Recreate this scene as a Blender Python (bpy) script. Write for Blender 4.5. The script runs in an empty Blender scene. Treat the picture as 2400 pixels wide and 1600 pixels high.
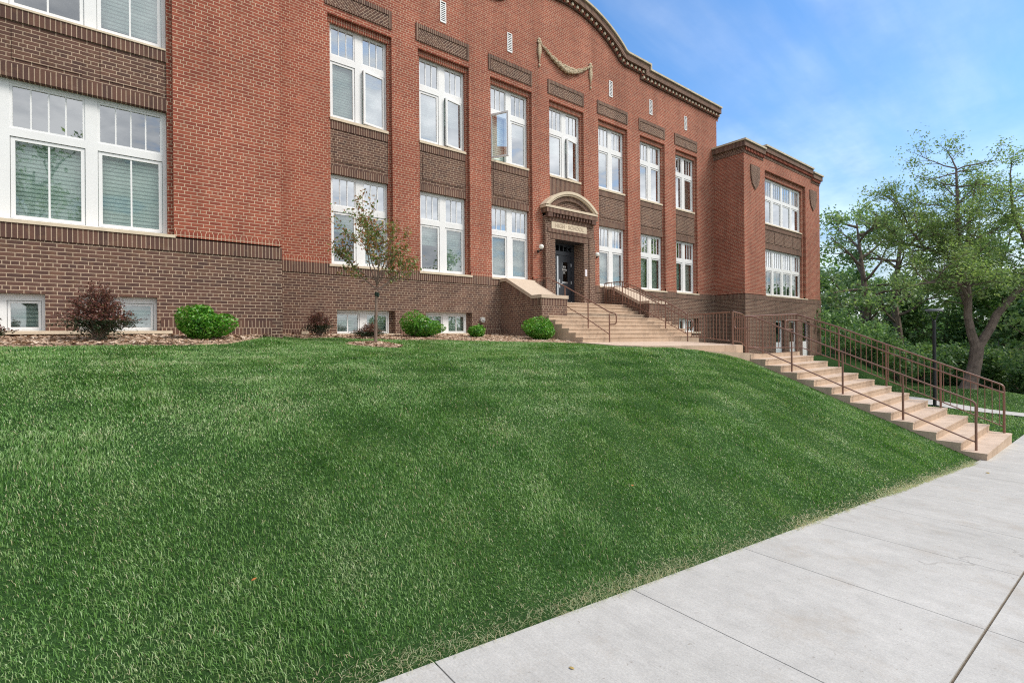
import bpy, math, random
import numpy as np
from mathutils import Vector, Matrix

random.seed(7)
RNG = np.random.default_rng(11)
SC = bpy.context.scene
COL = SC.collection
rad = math.radians

# ------------------------------------------------------------------ helpers
class MB:
    """collects faces (with metric uvs) and links them as ONE mesh object"""
    def __init__(s):
        s.v = []; s.f = []; s.uv = []; s.sm = []
    def face(s, pts, uv=None, smooth=False):
        b = len(s.v)
        s.v.extend([tuple(p) for p in pts]); s.f.append(tuple(range(b, b + len(pts)))); s.uv.append(uv); s.sm.append(smooth)
    def box(s, x0, x1, y0, y1, z0, z1, uvoff=None):
        p = [(x0,y0,z0),(x1,y0,z0),(x1,y1,z0),(x0,y1,z0),(x0,y0,z1),(x1,y0,z1),(x1,y1,z1),(x0,y1,z1)]
        for q in ((0,1,5,4),(1,2,6,5),(2,3,7,6),(3,0,4,7),(4,5,6,7),(3,2,1,0)):
            s.face([p[i] for i in q])
    def prism_x(s, prof, x0, x1):
        """profile of (y,z) counter clockwise seen from +X, extruded along x"""
        n = len(prof)
        s.face([(x1,y,z) for y,z in prof]); s.face([(x0,y,z) for y,z in reversed(prof)])
        for i in range(n):
            a, b = prof[i], prof[(i+1) % n]
            s.face([(x0,a[0],a[1]),(x0,b[0],b[1]),(x1,b[0],b[1]),(x1,a[0],a[1])][::-1])
    def prism_y(s, prof, y0, y1):
        """profile of (x,z), counter clockwise seen from -Y, extruded along y"""
        n = len(prof)
        s.face([(x,y0,z) for x,z in prof]); s.face([(x,y1,z) for x,z in reversed(prof)])
        for i in range(n):
            a, b = prof[i], prof[(i+1) % n]
            s.face([(a[0],y0,a[1]),(a[0],y1,a[1]),(b[0],y1,b[1]),(b[0],y0,b[1])])
    def prism_z(s, poly, z0, z1):
        """poly of (x,y) ccw from above; z1 number or function"""
        f1 = z1 if callable(z1) else (lambda x, y: z1)
        f0 = z0 if callable(z0) else (lambda x, y: z0)
        s.face([(x,y,f1(x,y)) for x,y in poly]); s.face([(x,y,f0(x,y)) for x,y in reversed(poly)])
        n = len(poly)
        for i in range(n):
            a, b = poly[i], poly[(i+1) % n]
            s.face([(a[0],a[1],f0(*a)),(b[0],b[1],f0(*b)),(b[0],b[1],f1(*b)),(a[0],a[1],f1(*a))])
    def tube(s, pts, r, n=8, caps=True):
        pts = [Vector(p) for p in pts]; m = len(pts)
        rs = list(r) if hasattr(r, '__len__') else [r]*m
        b = len(s.v); prev = None; rings = []
        for i, p in enumerate(pts):
            t = (pts[min(i+1,m-1)] - pts[max(i-1,0)])
            t = t.normalized() if t.length > 1e-9 else Vector((0,0,1))
            if prev is None:
                a = t.orthogonal().normalized()
            else:
                a = (prev - t*prev.dot(t))
                a = a.normalized() if a.length > 1e-6 else t.orthogonal().normalized()
            prev = a; c = t.cross(a)
            rings.append([p + (a*math.cos(2*math.pi*k/n) + c*math.sin(2*math.pi*k/n))*rs[i] for k in range(n)])
        for i in range(m-1):
            for k in range(n):
                s.face([rings[i][k], rings[i][(k+1)%n], rings[i+1][(k+1)%n], rings[i+1][k]], smooth=True)
        if caps:
            s.face(rings[0][::-1]); s.face(rings[-1])
    def ball(s, c, r, nu=14, nv=9, sq=(1,1,1)):
        c = Vector(c)
        def P(i, j):
            th = math.pi*i/nv; ph = 2*math.pi*j/nu
            return c + Vector((math.sin(th)*math.cos(ph)*r*sq[0], math.sin(th)*math.sin(ph)*r*sq[1], math.cos(th)*r*sq[2]))
        for i in range(nv):
            for j in range(nu):
                q = [P(i,j), P(i+1,j), P(i+1,j+1), P(i,j+1)]
                if i == 0: q = [q[0], q[1], q[2]]
                elif i == nv-1: q = [q[0], q[1], q[3]]
                s.face(q, smooth=True)
    def wall(s, y, x0, x1, z0, z1, holes=()):
        """a wall facing -Y with rectangular holes (hx0,hx1,hz0,hz1)"""
        xs = sorted({x0, x1, *[min(max(h[k],x0),x1) for h in holes for k in (0,1)]})
        zs = sorted({z0, z1, *[min(max(h[k],z0),z1) for h in holes for k in (2,3)]})
        for a, b in zip(xs, xs[1:]):
            for c, d in zip(zs, zs[1:]):
                mx, mz = (a+b)/2, (c+d)/2
                if any(h[0] < mx < h[1] and h[2] < mz < h[3] for h in holes): continue
                s.face([(a,y,c),(b,y,c),(b,y,d),(a,y,d)])
    def reveal(s, x0, x1, z0, z1, y0, y1, bottom=True, top=True):
        s.face([(x0,y0,z0),(x0,y0,z1),(x0,y1,z1),(x0,y1,z0)][::-1])
        s.face([(x1,y0,z0),(x1,y0,z1),(x1,y1,z1),(x1,y1,z0)])
        if top: s.face([(x0,y0,z1),(x1,y0,z1),(x1,y1,z1),(x0,y1,z1)][::-1])
        if bottom: s.face([(x0,y0,z0),(x1,y0,z0),(x1,y1,z0),(x0,y1,z0)])
    def mesh(s, name):
        me = bpy.data.meshes.new(name)
        me.from_pydata(s.v, [], s.f)
        uvl = me.uv_layers.new(name='UVMap')
        co = np.zeros((len(me.loops), 2), dtype=np.float32); li = 0
        for fi, f in enumerate(s.f):
            if s.uv[fi] is not None:
                for k in range(len(f)): co[li+k] = s.uv[fi][k]
            else:
                P = [s.v[i] for i in f]
                nx = ny = nz = 0.0
                for k in range(len(P)):
                    a, b = P[k], P[(k+1) % len(P)]
                    nx += (a[1]-b[1])*(a[2]+b[2]); ny += (a[2]-b[2])*(a[0]+b[0]); nz += (a[0]-b[0])*(a[1]+b[1])
                ax, ay, az = abs(nx), abs(ny), abs(nz)
                for k, p in enumerate(P):
                    if az >= ax and az >= ay: co[li+k] = (p[0], p[1])
                    elif ay >= ax: co[li+k] = (p[0], p[2])
                    else: co[li+k] = (p[1], p[2])
            li += len(f)
        uvl.data.foreach_set('uv', co.ravel())
        if any(s.sm): me.polygons.foreach_set('use_smooth', s.sm)
        me.update()
        return me
    def build(s, name, mat, parent=None, bevel=0.0):
        return link(name, s.mesh(name), mat, parent, bevel)

def link(name, me, mat, parent=None, bevel=0.0):
    o = bpy.data.objects.new(name, me); COL.objects.link(o)
    if mat is not None and not me.materials: me.materials.append(mat)
    if parent is not None: o.parent = parent
    if bevel:
        md = o.modifiers.new('Bevel', 'BEVEL'); md.width = bevel; md.segments = 2; md.limit_method = 'ANGLE'; md.angle_limit = rad(35)
    return o
def tag(o, label=None, cat=None, group=None, kind=None):
    if label: o['label'] = label
    if cat: o['category'] = cat
    if group: o['group'] = group
    if kind: o['kind'] = kind
    return o
def empty(name, loc, label, cat, group=None):
    o = bpy.data.objects.new(name, None); COL.objects.link(o); o.location = loc; o.empty_display_size = .2
    return tag(o, label, cat, group)
def put(o, parent):
    """parent keeping world coordinates of geometry built in world space"""
    o.parent = parent; o.matrix_parent_inverse = Matrix.Translation(parent.location).inverted(); return o
def np_mesh(name, verts, faces_flat, loop_tot, mat, smooth=False):
    """fast mesh from numpy: verts (n,3), flat loop index array, loop totals per polygon"""
    me = bpy.data.meshes.new(name)
    me.vertices.add(len(verts)); me.vertices.foreach_set('co', np.ascontiguousarray(verts, dtype=np.float32).ravel())
    me.loops.add(len(faces_flat)); me.loops.foreach_set('vertex_index', np.ascontiguousarray(faces_flat, dtype=np.int32))
    me.polygons.add(len(loop_tot))
    st = np.concatenate([[0], np.cumsum(loop_tot)[:-1]]).astype(np.int32)
    me.polygons.foreach_set('loop_start', st); me.polygons.foreach_set('loop_total', np.asarray(loop_tot, dtype=np.int32))
    if smooth: me.polygons.foreach_set('use_smooth', np.ones(len(loop_tot), dtype=bool))
    me.update(calc_edges=True); me.validate()
    if mat: me.materials.append(mat)
    return me

# ------------------------------------------------------------------ materials
class NT:
    def __init__(s, name):
        s.m = bpy.data.materials.new(name); s.m.use_nodes = True; s.t = s.m.node_tree; s.t.nodes.clear()
        s.out = s.n('ShaderNodeOutputMaterial')
    def n(s, typ, **kw):
        o = s.t.nodes.new(typ)
        for k, v in kw.items():
            if k.startswith('i_'): o.inputs[k[2:].replace('_', ' ')].default_value = v
            else: setattr(o, k, v)
        return o
    def l(s, a, b): s.t.links.new(a, b)
    def mix(s, fac, a, b, mode='MIX'):
        o = s.t.nodes.new('ShaderNodeMix'); o.data_type = 'RGBA'; o.blend_type = mode
        for sock, v in ((o.inputs[0], fac), (o.inputs[6], a), (o.inputs[7], b)):
            if hasattr(v, 'links'): s.l(v, sock)
            else: sock.default_value = v if not isinstance(v, tuple) else (*v, 1)[:4]
        return o.outputs[2]
    def math(s, op, a, b=0.0, clamp=False):
        o = s.t.nodes.new('ShaderNodeMath'); o.operation = op; o.use_clamp = clamp
        for sock, v in ((o.inputs[0], a), (o.inputs[1], b)):
            if hasattr(v, 'links'): s.l(v, sock)
            else: sock.default_value = v
        return o.outputs[0]
    def noise(s, scale, vec=None, detail=4, rough=.55):
        o = s.n('ShaderNodeTexNoise'); o.inputs['Scale'].default_value = scale; o.inputs['Detail'].default_value = detail; o.inputs['Roughness'].default_value = rough
        if vec is not None: s.l(vec, o.inputs['Vector'])
        return o.outputs['Fac']
    def pos(s): return s.n('ShaderNodeNewGeometry').outputs['Position']
    def ramp(s, fac, stops):
        o = s.n('ShaderNodeValToRGB'); e = o.color_ramp.elements
        while len(e) < len(stops): e.new(.5)
        for i, (p, c) in enumerate(stops):
            e[i].position = p; e[i].color = (*c, 1) if isinstance(c, tuple) else (c, c, c, 1)
        s.l(fac, o.inputs[0]); return o.outputs[0]
    def mapping(s, vec, scale=(1,1,1), rot=(0,0,0), loc=(0,0,0)):
        o = s.n('ShaderNodeMapping'); o.inputs['Scale'].default_value = scale; o.inputs['Rotation'].default_value = rot; o.inputs['Location'].default_value = loc
        s.l(vec, o.inputs['Vector']); return o.outputs[0]
    def bump(s, h, strength=.3, dist=.01):
        o = s.n('ShaderNodeBump'); o.inputs['Strength'].default_value = strength; o.inputs['Distance'].default_value = dist
        s.l(h, o.inputs['Height']); return o.outputs[0]
    def bsdf(s, color, rough=.8, bump=None, metal=0.0, spec=.3):
        p = s.n('ShaderNodeBsdfPrincipled')
        if hasattr(color, 'links'): s.l(color, p.inputs['Base Color'])
        else: p.inputs['Base Color'].default_value = (*color, 1)
        if hasattr(rough, 'links'): s.l(rough, p.inputs['Roughness'])
        else: p.inputs['Roughness'].default_value = rough
        p.inputs['Metallic'].default_value = metal; p.inputs['Specular IOR Level'].default_value = spec
        if bump is not None: s.l(bump, p.inputs['Normal'])
        s.l(p.outputs[0], s.out.inputs[0]); return p

def brick_mat(name, c1, c2, c3, mortar, w=.2032, h=.0677, squash=.5, freq=6, offset=.5, ms=.0064, rot=0.0, v0=0.0):
    N = NT(name); uv = N.n('ShaderNodeUVMap'); uv.uv_map = 'UVMap'
    vec = N.mapping(uv.outputs[0], rot=(0,0,rot), loc=(0,v0,0))
    def tex(a, b, m):
        b_ = N.n('ShaderNodeTexBrick'); b_.offset = offset; b_.offset_frequency = 2; b_.squash = squash; b_.squash_frequency = freq
        for k, v in dict(Scale=1.0).items(): b_.inputs[k].default_value = v
        b_.inputs['Mortar Size'].default_value = ms; b_.inputs['Mortar Smooth'].default_value = .25; b_.inputs['Bias'].default_value = 0
        b_.inputs['Brick Width'].default_value = w; b_.inputs['Row Height'].default_value = h
        b_.inputs['Color1'].default_value = (*a, 1); b_.inputs['Color2'].default_value = (*b, 1); b_.inputs['Mortar'].default_value = (*m, 1)
        N.l(vec, b_.inputs['Vector']); return b_
    t = tex(c1, c2, mortar)
    pos = N.pos()
    big = N.noise(.55, pos, 5, .6); mid = N.noise(9, pos, 3); fine = N.noise(70, pos, 2)
    # per-brick odd colours: noise sampled at brick scale
    odd = N.ramp(mid, [(.52, 0.0), (.66, 1.0)])
    notm = N.math('SUBTRACT', 1.0, t.outputs['Fac'])
    col = N.mix(N.math('MULTIPLY', N.math('MULTIPLY', odd, notm), .7), t.outputs['Color'], c3)
    shade = N.ramp(big, [(.3, .82), (.7, 1.1)])
    col = N.mix(1.0, col, shade, 'MULTIPLY')
    run_ = N.noise(1.0, N.mapping(pos, (2.2, 2.2, .16)), 5, .62)
    col = N.mix(.55, col, N.ramp(run_, [(.30, .70), (.5, 1.0), (.72, 1.16)]), 'MULTIPLY')
    blot = N.noise(1.7, N.mapping(pos, (1, 1, 1.4), loc=(3, 1, 5)), 6, .7)
    col = N.mix(N.ramp(blot, [(.60, 0.0), (.74, .30)]), col, (.42,.30,.23))
    col = N.mix(.35, col, N.ramp(fine, [(.3, .72), (.7, 1.2)]), 'MULTIPLY')
    nb = N.bump(N.math('ADD', notm, N.math('MULTIPLY', fine, .25)), .55, .008)
    N.bsdf(col, .88, nb, spec=.2)
    return N.m

RED = dict(c1=(.355,.098,.060), c2=(.245,.064,.044), c3=(.31,.11,.068), mortar=(.60,.45,.325))
BRN = dict(c1=(.158,.084,.064), c2=(.092,.053,.046), c3=(.165,.092,.062), mortar=(.50,.385,.285))
M = {}
M['red'] = brick_mat('red_brick', **RED)
M['red_sol'] = brick_mat('red_rowlock_brick', w=.0677, h=.104, squash=1, freq=2, offset=0, **RED)
M['brown'] = brick_mat('brown_brick', **BRN)
M['brown_sol'] = brick_mat('brown_soldier_brick', w=.0677, h=4.0, squash=1, freq=2, offset=0, v0=2.0, **BRN)
M['brown_row'] = brick_mat('brown_basket_brick', w=.0677, h=.203, squash=1, freq=2, offset=.5, **BRN)
M['herr1'] = brick_mat('brown_angled_brick', rot=rad(45), **BRN)
M['herr2'] = brick_mat('brown_angled_brick_mirrored', rot=rad(-45), **BRN)

def plain(name, c, rough=.6, var=.12, scale=6, bump=.15, spec=.3, metal=0.0, fine=60):
    N = NT(name); pos = N.pos()
    a = N.noise(scale, pos, 5, .6); b = N.noise(fine, pos, 2)
    sh = N.ramp(N.math('ADD', N.math('MULTIPLY', a, .65), N.math('MULTIPLY', b, .35)), [(.3, 1-var*1.4), (.7, 1+var)])
    N.bsdf(N.mix(1.0, c, sh, 'MULTIPLY'), rough, N.bump(b, bump, .004) if bump else None, metal, spec)
    return N.m
M['white'] = plain('white_frame_paint', (.79,.80,.81), .42, .04, 2, .04, .4)
M['stone'] = plain('pale_limestone', (.66,.56,.43), .85, .12, 5, .25, .2)
M['stone2'] = plain('weathered_coping_stone', (.56,.49,.37), .9, .25, 4, .3, .2)
M['cap'] = plain('beige_wall_cap', (.54,.44,.345), .8, .06, 4, .1, .2)
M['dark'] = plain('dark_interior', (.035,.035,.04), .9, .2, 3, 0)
M['interior'] = plain('grey_room', (.27,.28,.30), .9, .25, 1.2, 0)
M['door'] = plain('charcoal_door_paint', (.030,.034,.043), .35, .1, 4, .03, .5)
M['steel'] = plain('brushed_steel', (.62,.62,.62), .3, .08, 20, .05, .5, .9)
M['globe'] = plain('opal_glass', (.83,.82,.76), .25, .03, 4, 0, .5)
M['bronze'] = plain('dark_bronze', (.045,.035,.03), .45, .1, 8, .03, .5, .3)
M['rail'] = plain('brown_rail_paint', (.215,.108,.074), .36, .12, 14, .05, .5)
M['black'] = plain('black_pole_paint', (.014,.015,.018), .4, .1, 10, .03, .5)
M['lampgrey'] = plain('grey_lamp_head', (.20,.21,.22), .4, .05, 10, .02, .5)
M['terra'] = plain('carved_terracotta', (.56,.46,.33), .85, .22, 14, .5, .2)
M['letter'] = plain('sign_letters', (.43,.345,.26), .8, .1, 6, 0)
M['vinyl'] = plain('white_vinyl_letters', (.8,.8,.8), .5, .02, 6, 0)
M['bark'] = plain('grey_brown_bark', (.20,.155,.13), .95, .45, 3.0, .9, .1, fine=26)
M['youngbark'] = plain('young_bark', (.22,.16,.13), .9, .25, 12, .4, .1)
M['paper'] = plain('paper_notice', (.75,.72,.78), .7, .1, 30, 0)
M['rubber'] = plain('dark_green_tie', (.012,.03,.018), .6, .1, 10, 0)
M['galv'] = plain('galvanised_vent', (.45,.45,.44), .5, .15, 20, .1, .4)
M['dkred'] = plain('dark_red_header_brick', (.28,.09,.06), .9, .25, 12, .3, .2)
M['brown_plain'] = plain('brown_brick_block', (.13,.078,.062), .9, .25, 9, .3, .2)

def steps_mat():
    N = NT('tan_step_concrete'); pos = N.pos()
    a = N.noise(1.6, pos, 6, .65); b = N.noise(55, pos, 3); c = N.noise(5, N.mapping(pos, (1,1,.2)), 5, .7)
    col = N.ramp(a, [(.25, (.48,.365,.275)), (.55, (.58,.455,.355)), (.8, (.65,.525,.42))])
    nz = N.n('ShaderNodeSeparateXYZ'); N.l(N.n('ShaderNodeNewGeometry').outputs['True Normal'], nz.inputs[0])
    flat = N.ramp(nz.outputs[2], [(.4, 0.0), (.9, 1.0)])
    col = N.mix(1.0, col, N.ramp(flat, [(0, (.88,.85,.81)), (1, (1.07,1.07,1.07))]), 'MULTIPLY')  # light from above painted in: treads lighter, risers darker, by normal
    stain = N.ramp(c, [(.32, .80), (.50, 1.0)])
    col = N.mix(1.0, col, stain, 'MULTIPLY'); col = N.mix(.5, col, N.ramp(b, [(.3,.78),(.7,1.15)]), 'MULTIPLY')
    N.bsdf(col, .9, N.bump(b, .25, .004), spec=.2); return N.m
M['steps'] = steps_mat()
def sidewalk_mat():
    N = NT('broomed_sidewalk_concrete'); pos = N.pos()
    # broom lines run across the walk (along Y)
    br = N.noise(1.0, N.mapping(pos, (150, 3.0, 1)), 3, .7)
    streak = N.noise(1.0, N.mapping(pos, (4.5, .55, 1), rot=(0,0,rad(6))), 5, .6)
    big = N.noise(.7, pos, 5, .6); spk = N.noise(85, pos, 2, .5); pit = N.noise(28, N.mapping(pos, (1,1,1), loc=(7,3,0)), 3, .65)
    col = N.ramp(big, [(.3, (.465,.452,.42)), (.7, (.555,.54,.505))])
    mot = N.noise(6.5, pos, 6, .7)
    col = N.mix(.6, col, N.ramp(mot, [(.3,.84),(.7,1.10)]), 'MULTIPLY')
    col = N.mix(.35, col, N.ramp(streak, [(.3,.84),(.7,1.10)]), 'MULTIPLY')
    col = N.mix(.55, col, N.ramp(br, [(.25,.80),(.75,1.12)]), 'MULTIPLY')
    col = N.mix(.7, col, N.ramp(spk, [(.3,.84),(.7,1.09)]), 'MULTIPLY')
    col = N.mix(N.ramp(pit, [(.66, 0.0), (.73, .6)]), col, (.22,.19,.16))
    st_ = N.noise(1.3, N.mapping(pos, (1,1,1), loc=(11,4,0)), 6, .75)
    col = N.mix(N.ramp(st_, [(.53, 0.0), (.70, .45)]), col, (.36,.31,.25))
    vor = N.n('ShaderNodeTexVoronoi'); vor.feature = 'DISTANCE_TO_EDGE'; vor.inputs['Scale'].default_value = .33
    wob = N.n('ShaderNodeVectorMath'); wob.operation = 'ADD'; nz_ = N.n('ShaderNodeTexNoise'); nz_.inputs['Scale'].default_value = 1.4; nz_.inputs['Detail'].default_value = 6; N.l(pos, nz_.inputs['Vector'])
    N.l(pos, wob.inputs[0]); N.l(nz_.outputs['Color'], wob.inputs[1]); N.l(wob.outputs[0], vor.inputs['Vector'])
    crack = N.math('MULTIPLY', N.ramp(vor.outputs['Distance'], [(.0, 1.0), (.0016, 0.0)]), N.ramp(N.noise(.5, pos, 2), [(.58, 0.0), (.64, 1.0)]))
    col = N.mix(N.math('MULTIPLY', crack, .4), col, (.15,.13,.11))
    # panel to panel tone
    N.bsdf(col, .85, N.bump(N.math('ADD', br, N.math('MULTIPLY', spk, .6)), .35, .004), spec=.25); return N.m
M['walk'] = sidewalk_mat()
M['joint'] = plain('brown_joint_fill', (.17,.14,.105), .95, .4, 40, .2, .1)  # dark brown bed that shows in the gaps between slabs
M['path'] = plain('pale_path_concrete', (.52,.51,.49), .9, .1, 2, .1)
M['asphalt'] = plain('asphalt', (.05,.05,.052), .9, .2, 3, .3)

def soil_mat():
    N = NT('lawn_ground'); pos = N.pos()
    a = N.noise(.8, pos, 5); b = N.noise(60, pos, 4, .7)
    col = N.ramp(b, [(.3, (.018,.04,.012)), (.55, (.035,.085,.022)), (.75, (.07,.13,.045))])
    col = N.mix(.6, col, N.ramp(a, [(.3,.7),(.7,1.25)]), 'MULTIPLY')
    N.bsdf(col, .95, N.bump(b, .8, .03), spec=.1); return N.m
M['soil'] = soil_mat()
def mulch_mat():
    N = NT('wood_mulch'); pos = N.pos()
    a = N.noise(2, pos, 5); b = N.noise(38, N.mapping(pos, (1,2.2,1), rot=(0,0,.6)), 4, .75)
    col = N.ramp(b, [(.3, (.24,.15,.10)), (.5, (.50,.36,.26)), (.72, (.70,.56,.43))])
    col = N.mix(.6, col, N.ramp(a, [(.3,.75),(.7,1.2)]), 'MULTIPLY')
    N.bsdf(col, .95, N.bump(b, .9, .03), spec=.1); return N.m
M['mulch'] = mulch_mat()
def chips_mat():
    N = NT('wood_chips'); g = N.n('ShaderNodeNewGeometry')
    col = N.ramp(g.outputs['Random Per Island'], [(0, (.26,.16,.10)), (.4, (.50,.36,.26)), (.75, (.66,.51,.39)), (1, (.74,.63,.51))])
    N.bsdf(col, .9, spec=.1); return N.m
M['chips'] = chips_mat()

def leaf_mat(name, stops, trans=.35, patch=.5, scale=.8):
    N = NT(name); g = N.n('ShaderNodeNewGeometry')
    col = N.ramp(g.outputs['Random Per Island'], stops)
    col = N.mix(patch, col, N.ramp(N.noise(scale, g.outputs['Position'], 3), [(.3,.6),(.7,1.35)]), 'MULTIPLY')
    d = N.n('ShaderNodeBsdfDiffuse'); t = N.n('ShaderNodeBsdfTranslucent'); gl = N.n('ShaderNodeBsdfGlossy'); gl.inputs['Roughness'].default_value = .45
    N.l(col, d.inputs[0]); N.l(N.mix(1.0, col, (1.25,1.3,.7), 'MULTIPLY'), t.inputs[0]); gl.inputs[0].default_value = (.5,.55,.5,1)
    m = N.n('ShaderNodeMixShader'); m.inputs[0].default_value = trans; N.l(d.outputs[0], m.inputs[1]); N.l(t.outputs[0], m.inputs[2])
    m2 = N.n('ShaderNodeMixShader'); m2.inputs[0].default_value = .07; N.l(m.outputs[0], m2.inputs[1]); N.l(gl.outputs[0], m2.inputs[2])
    N.l(m2.outputs[0], N.out.inputs[0]); return N.m
M['box_leaf'] = leaf_mat('lime_shrub_leaf', [(0,(.035,.16,.014)),(.45,(.10,.31,.03)),(.9,(.22,.46,.07)),(1,(.30,.33,.10))], .35, .45, 9)
M['barb_leaf'] = leaf_mat('barberry_leaf', [(0,(.075,.03,.03)),(.5,(.18,.07,.06)),(.85,(.29,.11,.085)),(1,(.08,.12,.04))], .25, .5, 6)
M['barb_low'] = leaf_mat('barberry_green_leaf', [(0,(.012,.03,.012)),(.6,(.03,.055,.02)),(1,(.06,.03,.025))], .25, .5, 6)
M['young_leaf'] = leaf_mat('young_tree_leaf', [(0,(.12,.22,.05)),(.38,(.18,.28,.075)),(.55,(.30,.22,.085)),(.8,(.44,.22,.10)),(1,(.36,.13,.08))], .3, .5, 2)
M['tree_leaf'] = leaf_mat('tree_leaf', [(0,(.13,.215,.08)),(.5,(.235,.35,.135)),(1,(.37,.46,.215))], .5, .35, .6)
M['tree_leaf2'] = leaf_mat('pale_tree_leaf', [(0,(.125,.22,.095)),(.5,(.22,.34,.155)),(1,(.35,.45,.24))], .5, .4, .5)
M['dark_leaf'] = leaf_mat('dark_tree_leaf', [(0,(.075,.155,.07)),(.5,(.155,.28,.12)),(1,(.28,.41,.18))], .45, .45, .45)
M['under_leaf'] = leaf_mat('understory_leaf', [(0,(.075,.145,.055)),(.5,(.15,.26,.09)),(1,(.25,.36,.13))], .45, .45, .4)

def grass_mat():
    N = NT('grass_blade'); at = N.n('ShaderNodeAttribute'); at.attribute_name = 'tint'; at.attribute_type = 'GEOMETRY'
    pos = N.pos()
    col = N.ramp(at.outputs['Fac'], [(0,(.028,.095,.014)),(.3,(.10,.245,.042)),(.55,(.21,.375,.105)),(.8,(.34,.46,.22)),(.92,(.46,.47,.28)),(1,(.60,.49,.31))])
    patch = N.noise(1.3, pos, 6, .7)
    col = N.mix(.75, col, N.ramp(patch, [(.3,(.80,.86,.78)),(.7,(1.18,1.10,1.17))]), 'MULTIPLY')
    d = N.n('ShaderNodeBsdfDiffuse'); t = N.n('ShaderNodeBsdfTranslucent'); gl = N.n('ShaderNodeBsdfGlossy'); gl.inputs['Roughness'].default_value = .38
    N.l(col, d.inputs[0]); N.l(N.mix(1.0, col, (1.1,1.3,.6), 'MULTIPLY'), t.inputs[0]); gl.inputs[0].default_value = (.7,.75,.7,1)
    m = N.n('ShaderNodeMixShader'); m.inputs[0].default_value = .3; N.l(d.outputs[0], m.inputs[1]); N.l(t.outputs[0], m.inputs[2])
    m2 = N.n('ShaderNodeMixShader'); m2.inputs[0].default_value = .045; N.l(m.outputs[0], m2.inputs[1]); N.l(gl.outputs[0], m2.inputs[2])
    N.l(m2.outputs[0], N.out.inputs[0]); return N.m
M['grass'] = grass_mat()

def glass_mat(name, refl, tint=(.86,.92,.90)):
    N = NT(name); tr = N.n('ShaderNodeBsdfTransparent'); gl = N.n('ShaderNodeBsdfGlossy'); gl.inputs['Roughness'].default_value = .015
    tr.inputs[0].default_value = (*tint, 1); gl.inputs[0].default_value = (.96,.98,1,1)
    pos = N.pos(); N.l(N.bump(N.noise(1.1, pos, 2), .05, .02), gl.inputs['Normal'])
    lw = N.n('ShaderNodeLayerWeight'); lw.inputs[0].default_value = .25
    fac = N.math('ADD', N.math('MULTIPLY', lw.outputs['Fresnel'], .8), refl, True)
    m = N.n('ShaderNodeMixShader'); N.l(fac, m.inputs[0]); N.l(tr.outputs[0], m.inputs[1]); N.l(gl.outputs[0], m.inputs[2])
    N.l(m.outputs[0], N.out.inputs[0]); return N.m
M['glass'] = glass_mat('window_glass', .27)
M['glass_pav'] = glass_mat('pavilion_window_glass', .10)
M['glass_mid'] = glass_mat('transom_glass', .36)
M['glass_hi'] = glass_mat('bright_window_glass', .58)
M['glass_door'] = glass_mat('dark_door_glass', .05, (.25,.24,.2))
def blind_mat():
    N = NT('slatted_blind'); pos = N.pos(); sp = N.n('ShaderNodeSeparateXYZ'); N.l(pos, sp.inputs[0])
    f = N.math('FRACT', N.math('MULTIPLY', sp.outputs[2], 1/.072))
    col = N.ramp(f, [(0,(.22,.31,.27)),(.14,(.28,.38,.33)),(.24,(.62,.75,.67)),(.6,(.80,.90,.83)),(.9,(.74,.85,.77)),(1,(.22,.31,.27))])
    N.bsdf(col, .6, spec=.3); return N.m
M['blind'] = blind_mat()
M['shade'] = plain('pale_roller_shade', (.70,.75,.70), .7, .05, 1.5, 0)

# ------------------------------------------------------------------ ground heights
def lerp_tab(x, tab):
    xs = [t[0] for t in tab]; ys = [t[1] for t in tab]
    return np.interp(x, xs, ys)
def edge_z(X):   # height of the sidewalk along x (runs downhill to the right)
    return np.where(X < 14.0, -1.5 - .09*np.minimum(X, 14.0), -2.76 - .03*(np.minimum(X, 40.) - 14.0) - .0*X)
def walk_edge(X): return 2.195 - .0072*np.asarray(X, dtype=float)
def lawn_z(X, Y):
    X = np.asarray(X, dtype=float); Y = np.asarray(Y, dtype=float)
    e = edge_z(X) - .012
    c = lerp_tab(X, [(-12,-.36),(-4,-.40),(0,-.42),(5,-.43),(9,-.37),(11,-.385),(12.3,-.48),(13.4,-.60),(14.47,-.76)])
    t = lerp_tab(X, [(-12,-.10),(0,-.125),(2,-.17),(5,-.27),(9,-.225),(10.3,-.24),(11,-.36),(12.3,-.55),(14.47,-.85)])
    w = lerp_tab(X, [(-12,.02),(2.4,.02),(2.8,.03),(10.3,.0),(11.,-.3),(14.47,-.85)])
    yw = lerp_tab(X, [(2.5,11.4),(3.4,13.3)])
    u = np.clip((Y-2.14)/(7.2-2.14), 0, 1)
    bow = lerp_tab(X, [(0,.32),(8,.26),(12,.12),(14.47,.02)])
    z1 = e + (c-e)*(u + bow*u*(1-u))
    v = np.clip((Y-7.2)/(9.8-7.2), 0, 1); z2 = c + (t-c)*v
    s = np.clip((Y-9.8)/(yw-9.8), 0, 1); z3 = t + (w-t)*s
    z = np.where(Y < 7.2, z1, np.where(Y < 9.8, z2, z3))
    return z + .012*np.sin(X*1.7+Y*.6)*np.sin(Y*1.3-.4*X)*np.clip((Y-2.3)*.8, 0, 1)*np.clip((14.2-X), 0, 1)
def sstep(a, b, x):
    t = np.clip((x-a)/(b-a), 0, 1); return t*t*(3-2*t)
def side_z(X, Y):
    X = np.asarray(X, dtype=float); Y = np.asarray(Y, dtype=float)
    e = edge_z(X) - .005
    up = sstep(7.8, 11.4, Y)*(1 - sstep(34, 41, X))
    z = e + (-1.45 - e)*up
    z = z + .45*np.exp(-((X-32.3)**2 + (Y-5.1)**2)/9.0)      # the mound round the big tree
    z = z + .25*sstep(27, 40, X)*sstep(2.4, 6, Y)
    return z
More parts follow.
